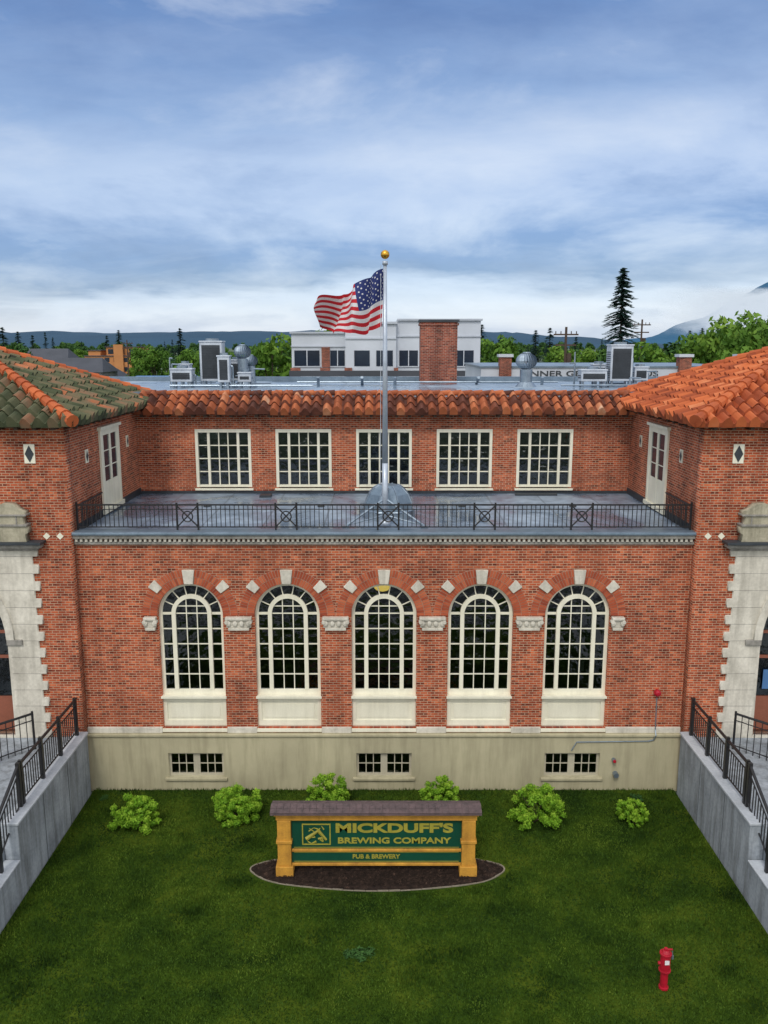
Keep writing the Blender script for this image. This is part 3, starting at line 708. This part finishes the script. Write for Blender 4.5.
for k in range(32):
    x=xl+k*.164
    b.add([(x,SY-.31,1.858),(x+.155,SY-.31,1.858),(x+.155,SY-.15,1.902+random.random()*.01),(x,SY-.15,1.902)],[(0,1,2,3)])
    b.add([(x,SY-.17,1.905),(x+.155,SY-.17,1.905),(x+.155,SY,1.945),(x,SY,1.945)],[(0,1,2,3)])
b.build('shingle_cap',M['shingle'],sg)
ty=SY-.056
text('sign_title',"MICKDUFF'S",.25,ty,1.29,2.95,.27,M['signgold'],sg,.04)
text('sign_subtitle',"BREWING COMPANY",.25,ty,.95,2.85,.165,M['signgold'],sg,.03)
text('sign_small_text',"PUB & BREWERY",-.2,ty,.51,1.2,.12,M['signgold'],sg,.03)
b=B();lx,lz=-1.70,1.13
for(x0,x1,z0_,z1_)in((-.36,.36,.26,.29),(-.36,.36,-.29,-.26),(-.36,-.33,-.258,.258),(.33,.36,-.258,.258)): b.box(lx+x0,lx+x1,ty-.008,ty+.008,lz+z0_,lz+z1_)
random.seed(5)
for k in range(16):
    x0=lx+random.uniform(-.28,.2);z0_=lz+random.uniform(-.2,.18)
    b.tube((x0,ty,z0_),(x0+random.uniform(-.14,.14),ty,z0_+random.uniform(-.1,.1)),random.uniform(.012,.03),.01,n=5)
b.tube((lx-.25,ty,lz-.12),(lx+.05,ty,lz+.1),.06,.03,n=6);b.tube((lx+.05,ty,lz+.1),(lx+.25,ty,lz-.15),.05,.03,n=6)
for(x0,x1,z)in((-2.27,1.89,.77),(-2.27,1.89,1.53),(-2.27,1.89,.38),(-2.27,1.89,.63)): b.box(x0,x1,ty-.004,ty+.008,z-.006,z+.006)
b.build('sign_emblem',M['signgold'],sg)
# ------------------------------------------------------------ red post valve
random.seed(12)
vp=empty('post_indicator_valve'); x,y=5.84,15.75
b=B(); b.tube((x,y,0),(x,y,.06),.10,n=20); b.tube((x,y,.06),(x,y,.42),.08,n=20); b.tube((x,y,.42),(x,y,.46),.125,n=20); b.tube((x,y,.46),(x,y,.80),.108,.104,n=20); b.tube((x,y,.80),(x,y,.84),.125,n=20); b.tube((x,y,.84),(x,y,.90),.09,.06,n=16); b.box(x-.03,x+.03,y-.03,y+.03,.90,.95)
b.tube((x-.09,y,.60),(x-.15,y,.60),.035,n=12); b.box(x-.02,x+.14,y-.02,y+.02,.90,.925)
b.build('red_barrel',M['red'],vp,bevel=.006)
b=B(); b.box(x-.045,x+.045,y-.122,y-.105,.64,.73); b.build('label_plate',M['white'],vp)
b=B(); b.tube((x+.13,y,.90),(x+.14,y-.02,.78),.008,n=6); b.box(x+.12,x+.16,y-.03,y,.70,.78); b.build('padlock',M['metal'],vp)
# ------------------------------------------------------------ retaining walls, steps, railings
for s in(-1,1):
    e=empty('concrete_retaining_wall')
    Pp=[(FY-.31,-.1),(FY-.31,1.92),(18.75,1.92),(18.72,1.0),(15.4,.92),(15.3,-.1)]
    vs=[(s*8.76,y,z) for y,z in Pp]+[(s*9.12,y,z) for y,z in Pp]
    b=B(); k=len(Pp); b.add(vs,[tuple(range(k)),tuple(range(2*k-1,k-1,-1))]+[(i,k+i,k+(i+1)%k,(i+1)%k) for i in range(k)])
    o=b.build('wall_body',M['conc'],e); bm=bmesh.new();bm.from_mesh(o.data);bmesh.ops.recalc_face_normals(bm,faces=bm.faces);bm.to_mesh(o.data);bm.free()
    md=o.modifiers.new('b','BEVEL');md.width=.025;md.segments=2
    b=B(); b.box(s*8.73,s*9.14,18.72,FY-.31,1.922,1.99); b.box(s*8.74,s*9.13,15.4,18.70,1.003,1.05); b.build('coping',pmat('coping_concrete',(.52,.55,.58),(.32,.35,.38),1.2,.85,.2,12),e,bevel=.015)
    b=B()
    for y in(22.0,20.3): b.box(s*8.755,s*8.77,y,y+.015,0,1.9)
    b.build('form_joints',M['dark'],e)
    e=empty('concrete_steps'); b=B(); b.box(s*9.122,s*17.6,19.5,FY-.305,0,1.83)
    for k in range(1,11): b.box(s*9.122,s*17.6,19.5-.33*k,19.5-.33*(k-1)-.001,0,1.83-.166*k)
    b.build('steps',M['conc'],e,bevel=.015)
    sheet('pavement',s*9.13 if s>0 else -40,40 if s>0 else -9.13,8,24,.004,M['pave'])
    for rx in(8.98,10.9,12.9):
        e=empty('stair_railing'); b=B()
        path=[(23.45,1.99),(19.5,1.99),(16.3,.3)] if rx<9 else [(21.9,1.83),(19.5,1.83),(16.3,.22)]
        for(ya,za),(yb,zb)in zip(path[:-1],path[1:]):
            for hh,rr in((1.08,.04),(.88,.018),(.12,.022)): b.tube((s*rx,ya,za+hh),(s*rx,yb,zb+hh),rr,n=8)
            L=abs(ya-yb);n=int(L/.14)
            for k in range(n+1):
                f=k/n;yy=ya+(yb-ya)*f;zz=za+(zb-za)*f
                big=(k%9==0)
                if big: b.box(s*rx-.045,s*rx+.045,yy-.045,yy+.045,zz-.35 if yb<19 else zz-.02,zz+1.16)
                else: b.box(s*rx-.011,s*rx+.011,yy-.011,yy+.011,zz+.12,zz+.88)
        if rx<9:
            for hh in(1.08,.12): b.tube((s*rx,23.45,1.99+hh),(s*rx,23.65,1.99+hh),.02)
        if rx>10 and rx<12:
            for hh,rr in((1.08,.036),(.88,.016),(.12,.018)): b.tube((s*rx,21.9,1.83+hh),(s*(rx-.9),22.9,1.83+hh),rr)
            for k in range(8):
                f=k/7; b.box(s*(rx-.9*f)-.009,s*(rx-.9*f)+.009,21.9+f-.009,21.9+f+.009,1.83,2.9)
            b.tube((s*(rx-.9),22.9,1.8),(s*(rx-.9),22.9,2.98),.035)
        b.build('rails',M['iron'],e)
# ------------------------------------------------------------ foliage
def leafmesh(name,clumps,nleaf,size,mat,surf=.55):
    vs=[];fs=[];rs=[]
    tot=sum(c[3]**2 for c in clumps)
    for(cx,cy,cz,cr)in clumps:
        k=int(nleaf*cr*cr/tot); base=random.uniform(.15,.6)
        for _ in range(k):
            d=Vector((random.gauss(0,1),random.gauss(0,1),random.gauss(0,1))).normalized(); r=cr*(surf+(1-surf)*random.random()**.6)*random.uniform(.75,1.12)
            p=Vector((cx,cy,cz))+Vector((d.x*r,d.y*r,d.z*r*.85))
            if p.z<.01: p.z=.01+random.random()*.05
            nrm=(d+Vector((random.gauss(0,.6),random.gauss(0,.6),random.gauss(0,.6)))).normalized(); u=nrm.orthogonal().normalized(); w=nrm.cross(u); th=random.uniform(0,2*pi)
            a=u*math.cos(th)+w*math.sin(th);b_=nrm.cross(a);s=size*random.uniform(.6,1.3)
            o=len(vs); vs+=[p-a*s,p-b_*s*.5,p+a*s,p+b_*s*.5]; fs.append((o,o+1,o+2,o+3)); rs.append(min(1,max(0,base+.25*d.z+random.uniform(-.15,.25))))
    bb=B();bb.add(vs,fs);bb.r=rs
    o=bb.build(name,mat); me=o.data; D.objects.remove(o)
    return me
def broad(name,H,R,nl,size,mat,seed):
    random.seed(seed); cl=[]
    for k in range(22):
        a=random.uniform(0,2*pi);q=random.random();z=H*(.35+.55*random.random()); rr=R*(.85 if z<H*.7 else .5)*math.sqrt(q)
        cl.append((rr*math.cos(a),rr*math.sin(a),z,R*random.uniform(.22,.40)))
    crown=leafmesh(name+'_crown',cl,nl,size,mat)
    t=B(); t.tube((0,0,-.2),(0,0,H*.45),H*.03,H*.018)
    for(cx,cy,cz,cr)in cl[:9]: t.tube((0,0,H*random.uniform(.25,.45)),(cx,cy,cz),H*.012,H*.004,n=5)
    o=t.build(name+'_trunk',M['bark']); tm=o.data; D.objects.remove(o)
    return crown,tm
def conifer(name,H,R,seed,n=1500,pw=.8):
    random.seed(seed); vs=[];fs=[];rs=[]
    for k in range(n//6):
        h=random.random()**.85; z=H*(.10+.9*h); L=R*(1-h)**pw*random.choice((.5,.75,1.0,1.2))*random.uniform(.8,1.1)+.05*R; a=random.uniform(0,2*pi); d=Vector((math.cos(a),math.sin(a),0)); base=random.uniform(0,.6)
        for q in range(7):
            f=(q+1)/7; p=Vector((0,0,z))+d*L*f+Vector((0,0,-L*.28*f*f)); w=R*.085*random.uniform(.6,1.3); sd=Vector((-d.y,d.x,0))
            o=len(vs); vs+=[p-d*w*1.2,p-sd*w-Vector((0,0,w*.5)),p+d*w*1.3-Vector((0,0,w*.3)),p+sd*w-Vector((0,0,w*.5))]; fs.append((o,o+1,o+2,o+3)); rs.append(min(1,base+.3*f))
    bb=B();bb.add(vs,fs);bb.r=rs;o=bb.build(name,M['leafC']);me=o.data;D.objects.remove(o)
    t=B();t.tube((0,0,-.2),(0,0,H*.99),H*.012,H*.002);o=t.build(name+'_trunk',M['bark']);tm=o.data;D.objects.remove(o)
    return me,tm
def place(name,meshes,x,y,z=0,sc=1,rot=0,scz=None,parent=None):
    if parent is None:
        e=empty(name,(x,y,z)); e.scale=(sc,sc,scz or sc); e.rotation_euler=(0,0,rot)
        for m in meshes: link(D.objects.new(m.name,m),e)
        return e
    for m in meshes:
        o=D.objects.new(m.name,m);o.location=(x,y,z);o.scale=(sc,sc,scz or sc);o.rotation_euler=(0,0,rot);link(o,parent)
for i,(x,y,r,h)in enumerate([(-6.93,21.9,.74,1.02),(-4.2,22.4,.76,1.05),(-1.62,22.9,.68,1.08),(1.65,22.95,.62,1.02),(4.33,22.2,.86,1.15),(6.98,22.2,.50,.74)]):
    random.seed(40+i); cl=[]
    for k in range(85):
        a=random.uniform(0,2*pi);q=math.sqrt(random.random());z=h*random.uniform(.12,.90)*(1-.42*q*q); cl.append((r*.86*q*math.cos(a),r*.86*q*math.sin(a),z,r*random.uniform(.10,.21)))
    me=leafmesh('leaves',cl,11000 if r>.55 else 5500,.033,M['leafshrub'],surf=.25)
    t=B()
    for k in range(12):
        c=cl[k]; t.tube((0,0,0),(c[0],c[1],c[2]),.012,.005,n=5)
    o=t.build('stems',M['bark']);tm=o.data;D.objects.remove(o)
    place('shrub',[me,tm],x,y)
random.seed(3)
me=leafmesh('weed_leaves',[(0,0,.03,.20),(.2,.05,.03,.15),(-.22,.0,.03,.14),(.05,-.15,.02,.12)],900,.035,M['leafA'],surf=.2)
place('weed_patch',[me],-.55,16.75,0,1.05,0,.6); place('weed_patch',[me],7.5,23.4,0,.7,2); place('weed_patch',[me],-8.3,23.4,0,.5,1)
trA=[broad('maple',12,4.8,2400,.42,M['leafA'],s) for s in(1,2,3)]
trB=[broad('bright_tree',12,4.8,2800,.38,M['leafB'],s) for s in(4,5,6)]
cf=[conifer('fir',20,3.2,s) for s in(1,2)]
random.seed(11)
tl=empty('tree_line')
def px(xp,Y): return (xp-384)/860*Y/1.015
for k in range(230):
    Y=random.uniform(170,620); xp=random.uniform(-60,830)
    if xp<172: Y=random.uniform(330,620)
    place('',random.choice(trA+trA+trB),px(xp,Y),Y,0,random.uniform(.7,1.05),random.uniform(0,6),parent=tl)
for k in range(50):
    Y=random.uniform(350,900); place('',random.choice(cf),px(random.uniform(-60,830),Y),Y,0,random.uniform(.6,.95),random.uniform(0,6),parent=tl)
for k in range(160):
    Y=random.uniform(620,1300); place('',random.choice(trA),px(random.uniform(-60,830),Y),Y,0,random.uniform(1.0,1.4),random.uniform(0,6),parent=tl)
for xp,Y,h,kind in((272,95,14.3,1),(262,110,13.2,1),(325,100,15.2,1),(155,190,12.9,1),(222,150,12.0,0),(190,170,12.4,1),(140,210,12.8,1),(495,120,14.4,1),(512,130,13.2,0),(650,105,13.6,1),(668,125,14.2,0),(700,110,14.8,1),(728,105,16.3,1),(752,112,17.2,1),(776,104,16.2,1),(800,120,17,0),(716,150,17.0,0),(590,140,12.8,1),(612,130,12.7,0),(14,180,13.8,0),(560,150,13,1),(740,90,13.2,1)):
    place('broadleaf_tree',random.choice(trB if kind else trA),px(xp,Y),Y,0,h/12*.86,random.uniform(0,6),h/12)
big=conifer('spruce',26,4.2,9,3000,.62)
place('pine_tree',big,px(619,150),150,0,1,0)
for xp,Y,h in((120,330,18.8),(108,360,17),(181,240,17.8),(481,240,18.8),(535,260,17.6),(549,270,18.4),(500,280,16.6),(5,240,18),(20,280,17.5),(34,300,16.5),(575,300,16.0),(700,300,19),(688,320,18.5)):
    place('conifer_tree',random.choice(cf),px(xp,Y),Y,0,h/20*1.3,random.uniform(0,6),h/20)
# ------------------------------------------------------------ background buildings
wb=empty('white_office_building')
b=B()
b.box(-8.45,-3.5,80,92,0,14.2); b.box(-3.498,1.1,79.4,92,0,15.05); b.box(1.102,8.8,80,92,0,15.35)
b.build('walls',M['farwhite'],wb)
b=B(); b.box(-8.6,-3.6,79.8,92,14.202,14.38); b.box(-3.6,1.2,79.2,92,15.052,15.25); b.box(1.21,8.95,79.8,92,15.352,15.52); b.box(-8.5,-3.51,79.9,80,13.0,13.12); b.box(1.11,8.85,79.9,80,13.9,14.02);b.box(-3.5,1.1,79.3,79.4,13.7,13.85)
b.build('cornice',pmat('cornice_white',(.50,.54,.60),(.34,.37,.42),.3),wb)
b=B()
for x0,x1 in((-8.2,-5.9),(-4.9,-3.6),(1.4,3.1),(6.4,8.2)): b.box(x0,x1,79.96,80.02,11.3,12.7)
for x0,x1 in((-2.7,-1.3),(-.7,.8)): b.box(x0,x1,79.36,79.42,11.3,12.7)
b.build('windows',M['farglass'],wb)
b=B()
for x0,x1 in((-8.2,-5.9),(-4.9,-3.6),(1.4,3.1),(6.4,8.2)):
    b.box(x0-.1,x1+.1,79.9,79.98,11.2,11.28); b.box((x0+x1)/2-.04,(x0+x1)/2+.04,79.93,79.95,11.3,12.7)
b.build('window_trim',M['farwhite'],wb)
b=B()
for x0,x1 in((-8.5,-7.6),(-5.8,-4.9),(-3.6,-2.9),(.9,1.3),(4.0,4.8)): b.box(x0,x1,79.2,79.35,9,11.15)
b.box(-5.7,-4.95,79.8,79.95,11.2,13.0); b.build('brick_piers',M['brickfar'],wb)
b=B(); b.box(-8.6,9,79.05,79.19,10.4,10.9); b.build('awning_band',M['farroof'],wb)
cb=empty('campus_building')
b=B(); b.box(6.9,25.2,62,74,0,11.6); b.build('walls',M['farwhite'],cb)
b=B(); b.box(6.8,25.3,61.9,74,11.602,11.72); b.build('coping',M['lead'],cb)
b=B()
for xp in(505,684,742): 
    x=px(xp,62); b.box(x-.42,x+.42,61.6,62.4,8,12.35)
b.box(px(700,62),px(760,62),61.8,61.98,8,11.0)
b.build('brick_piers',M['brickfar'],cb)
b=B()
for xp in(505,684,742): 
    x=px(xp,62); b.box(x-.52,x+.52,61.5,62.5,12.352,12.55)
b.build('pier_caps',M['farwhite'],cb)
text('campus_lettering','INNER GENIUS CAMPUS',px(593,62),61.97,11.17,9.3,.40,M['dark'],cb,.015)
def house(name,x,y,w,d,h,rh,wm,rm):
    e=empty(name); b=B(); b.box(x-w/2,x+w/2,y,y+d,0,h); b.build('walls',wm,e)
    b=B(); b.add([(x-w/2-.5,y-.5,h),(x+w/2+.5,y-.5,h),(x+w/2+.5,y+d+.5,h),(x-w/2-.5,y+d+.5,h),(x-w/2+1.5,y+d/2,h+rh),(x+w/2-1.5,y+d/2,h+rh)],[(0,1,5,4),(2,3,4,5),(0,4,3),(1,2,5),(0,3,2,1)]); b.build('roof',rm,e)
    b=B()
    for k in range(int(w//3)):
        for zz in(h-2.4,h-5.4):
            if zz>0: b.box(x-w/2+1+k*3,x-w/2+2.4+k*3,y-.04,y+.02,zz,zz+1.5)
    b.build('windows',M['farglass'],e)
house('grey_roof_house',px(68,200),200,15,12,7.0,3.2,M['fargrey'],M['farroof'])
house('grey_roof_house',px(42,230),230,13,12,8.6,3.6,M['farwhite'],M['farroof'])
house('grey_roof_house',px(96,235),235,10,12,4.5,2.4,M['farwhite'],M['farroof'])
house('grey_roof_house',px(160,150),150,14,10,6.6,1.2,M['farwhite'],M['bluepaint'])
house('grey_roof_house',px(205,210),210,12,12,7.0,2.6,M['fargrey'],M['farroof'])
ob=empty('orange_apartment_building'); x=px(112,290)
b=B(); b.box(x-9,x+9,290,304,0,9.6); b.box(x-2,x+9,291,303,9.6,12.4); b.box(x-8,x-4,291,303,9.6,11.3); b.box(x+1,x+4,289,290,0,13.3); b.build('walls',M['fartan'],ob)
b=B(); b.box(x-2.4,x+9.4,290.6,303.4,12.4,12.65); b.box(x-8.3,x-3.7,290.6,303.4,11.3,11.5); b.box(x-9.2,x+9.2,289.7,290.3,9.45,9.75); b.build('roof_slabs',M['farroof'],ob)
b=B()
for k in range(6):
    for zz in(4.5,7.6): b.box(x-8.4+k*3,x-6.8+k*3,289.93,290.02,zz,zz+1.4)
for k in range(3): b.box(x-1.4+k*3.6,x+.4+k*3.6,290.93,291.02,10.2,11.8)
b.build('windows',M['farglass'],ob)
def upole(xp,Y,H):
    e=empty('utility_pole');x=px(xp,Y);b=B();b.tube((x,Y,0),(x,Y,H),.17,.12)
    b.box(x-1.2,x+1.2,Y-.06,Y+.06,H-.8,H-.65); b.box(x-1.0,x+1.0,Y-.06,Y+.06,H-1.8,H-1.65)
    for k in(-1,-.5,.5,1): b.tube((x+k,Y,H-.65),(x+k,Y,H-.4),.05)
    b.tube((x+.35,Y,H-3.6),(x+.35,Y,H-2.5),.25,n=10); b.build('timber_pole',M['bark'],e)
upole(565,85,14.9); upole(640,120,16.6); upole(128,180,14.2)
def car(x,y,mat):
    e=empty('parked_car'); P=[(-2.2,.35),(-2.2,.8),(-1.3,.95),(-.8,1.42),(.8,1.45),(1.5,1.0),(2.2,.85),(2.25,.35)]
    shape('body',[[(x+a,c) for a,c in P]],y-.85,y+.85,mat,e)
    b=B(); b.box(x-.9,x+1.1,y-.86,y+.86,1.0,1.36); b.build('glass',M['farglass'],e)
    b=B()
    for dx in(-1.4,1.4):
        for sy in(-.86,.7): b.tube((x+dx,y+sy,.34),(x+dx,y+sy+.16,.34),.34,n=14)
    b.build('wheels',M['dark'],e)
for xp,Y,m in((100,280,'farwhite'),(125,285,'bluepaint'),(140,283,'farwhite')): car(px(xp,Y),Y,M[m])
# ------------------------------------------------------------ hills, mountain, low cloud
def ridge(name,Y,x0,x1,hf,mat,n=220,depth=900):
    b=B();vs=[];rows=7
    for j in range(rows):
        f=j/(rows-1)
        for i in range(n+1):
            x=x0+(x1-x0)*i/n; h=hf(x)*math.sin(f*pi/2)**.8+ (mnoise.noise(Vector((x*.012,j*1.3,3)))*5*f)
            vs.append((x,Y+depth*f,h-2))
    fs=[(j*(n+1)+i,j*(n+1)+i+1,(j+1)*(n+1)+i+1,(j+1)*(n+1)+i) for j in range(rows-1) for i in range(n)]
    b.add(vs,fs);return b.build(name,mat,None,True)
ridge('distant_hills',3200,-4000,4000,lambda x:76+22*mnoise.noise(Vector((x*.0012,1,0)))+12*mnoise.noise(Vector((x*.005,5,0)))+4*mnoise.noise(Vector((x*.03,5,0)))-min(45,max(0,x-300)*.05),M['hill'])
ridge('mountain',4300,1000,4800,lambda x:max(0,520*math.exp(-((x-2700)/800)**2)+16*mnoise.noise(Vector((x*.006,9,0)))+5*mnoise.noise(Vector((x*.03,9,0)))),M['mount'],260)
m,nt,bs=newmat('cloud_vapour')
p=pos(nt); s_=N(nt,'ShaderNodeSeparateXYZ'); nt.links.new(p,s_.inputs[0])
nz_=noise(nt,vscale(nt,p,(.0035,.0035,.010)),1,5,.6,.3)
zz=math_(nt,'ADD',s_.outputs[2],math_(nt,'MULTIPLY',math_(nt,'SUBTRACT',nz_,.5),110.))
def mr(v,a,b_):
    r=N(nt,'ShaderNodeMapRange',interpolation_type='SMOOTHSTEP'); r.inputs[1].default_value=a; r.inputs[2].default_value=b_; nt.links.new(v,r.inputs[0]); return r.outputs[0]
al=math_(nt,'MULTIPLY',mr(zz,238.,195.),mr(zz,20.,80.))
al=math_(nt,'MULTIPLY',al,mr(math_(nt,'ADD',s_.outputs[0],math_(nt,'MULTIPLY',nz_,700.)),1250.,1750.))
bs.inputs['Base Color'].default_value=(.68,.75,.86,1); bs.inputs['Roughness'].default_value=1; bs.inputs['Specular IOR Level'].default_value=0
nt.links.new(al,bs.inputs['Alpha'])
b=B();vs=[];nn2=40
for i in range(nn2+1):
    x=500+3500*i/nn2; yv=3350-((x-1500)/3000)**2*200
    vs+=[(x,yv,0),(x,yv,320)]
b.add(vs,[(2*i,2*i+2,2*i+3,2*i+1) for i in range(nn2)]); b.build('low_cloud',m,None,True)
# ------------------------------------------------------------ world
w=D.worlds.new('World'); scene.world=w; w.use_nodes=True; nt=w.node_tree
for n_ in list(nt.nodes): nt.nodes.remove(n_)
out=N(nt,'ShaderNodeOutputWorld'); 
sky=N(nt,'ShaderNodeTexSky',sky_type='NISHITA'); sky.sun_disc=False; sky.sun_elevation=math.radians(50); sky.sun_rotation=math.radians(190)
bg1=N(nt,'ShaderNodeBackground'); bg1.inputs[1].default_value=.05; nt.links.new(sky.outputs[0],bg1.inputs[0])
tc=N(nt,'ShaderNodeTexCoord'); sep=N(nt,'ShaderNodeSeparateXYZ'); nt.links.new(tc.outputs['Generated'],sep.inputs[0])
zc=math_(nt,'MAXIMUM',sep.outputs[2],0.); den=math_(nt,'ADD',zc,.16)
cb_=N(nt,'ShaderNodeCombineXYZ'); nt.links.new(math_(nt,'DIVIDE',sep.outputs[0],den),cb_.inputs[0]); nt.links.new(math_(nt,'DIVIDE',sep.outputs[1],den),cb_.inputs[1])
mp=N(nt,'ShaderNodeMapping'); mp.inputs['Location'].default_value=(3.1,1.7,0); mp.inputs['Rotation'].default_value=(0,0,.3); mp.inputs['Scale'].default_value=(.6,1.0,1); nt.links.new(cb_.outputs[0],mp.inputs[0])
n1=noise(nt,mp.outputs[0],.8,6,.55,.5)
n2=noise(nt,mp.outputs[0],2.2,6,.58,.35)
# rounded billows, less stretched by perspective
n3=noise(nt,vscale(nt,tc.outputs['Generated'],(1.,1.,2.6)),4.2,7,.58,.25)
n4=noise(nt,vscale(nt,tc.outputs['Generated'],(1.,1.,5.)),9.0,5,.6,.4)
e_=math_(nt,'ADD',zc,math_(nt,'MULTIPLY',math_(nt,'SUBTRACT',n1,.5),.10))
e_=math_(nt,'ADD',e_,math_(nt,'MULTIPLY',math_(nt,'SUBTRACT',n3,.5),.11))
e_=math_(nt,'ADD',e_,math_(nt,'MULTIPLY',math_(nt,'SUBTRACT',n4,.5),.03))
# the low dark gap is deeper towards the right of the view
e_=math_(nt,'ADD',e_,math_(nt,'MULTIPLY',sep.outputs[0],-.035))
base=ramp(nt,e_,[(0.,(.44,.52,.68)),(.03,(.60,.66,.78)),(.052,(.46,.54,.70)),(.074,(.06,.15,.36)),(.105,(.08,.17,.40)),(.145,(.34,.41,.58)),(.20,(.38,.45,.60)),(.25,(.20,.29,.48)),(.34,(.08,.16,.36)),(.5,(.40,.45,.55)),(.75,(1.05,1.05,1.05)),(1,(1.2,1.2,1.2))])  # top stops, overhead and out of view, brightened to light the facades
wh=ramp(nt,n2,[(.44,0.),(.68,1.)])
wl=ramp(nt,n3,[(.50,0.),(.68,1.)])
col=mixc(nt,math_(nt,'MULTIPLY',wl,.55),base,(.50,.54,.64))
col=mixc(nt,math_(nt,'MULTIPLY',wh,.25),col,(.50,.55,.66))
dk=ramp(nt,n3,[(.32,(.58,.66,.80)),(.48,(.95,.97,1)),(.7,(1.12,1.1,1.06))])
col=mixc(nt,1.,col,dk,'MULTIPLY')
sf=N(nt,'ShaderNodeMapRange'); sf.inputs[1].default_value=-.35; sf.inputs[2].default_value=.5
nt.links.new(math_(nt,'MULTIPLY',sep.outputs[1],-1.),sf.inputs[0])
col=mixc(nt,sf.outputs[0],col,mixc(nt,wh,(.84,.84,.86),(1.34,1.30,1.22)))  # unseen sky behind the camera brightened to lift light on the facades
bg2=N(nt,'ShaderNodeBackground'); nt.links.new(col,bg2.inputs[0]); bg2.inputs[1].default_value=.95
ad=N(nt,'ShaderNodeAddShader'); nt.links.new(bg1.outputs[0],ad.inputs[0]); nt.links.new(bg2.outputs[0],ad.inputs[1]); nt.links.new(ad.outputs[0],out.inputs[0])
sl=D.lights.new('sun','SUN'); sl.energy=1.45; sl.angle=math.radians(12); sl.color=(1,.95,.87)
so=D.objects.new('sun',sl); so.rotation_euler=(math.radians(40),0,math.radians(-14)); link(so)
# ------------------------------------------------------------ camera
cam=D.cameras.new('camera'); cam.sensor_fit='VERTICAL'; cam.sensor_height=24; cam.lens=860/1024*24; cam.clip_end=20000; cam.clip_start=.1
co=D.objects.new('camera',cam); co.location=(0,0,13.2); co.rotation_euler=(math.radians(79),0,0); link(co); scene.camera=co
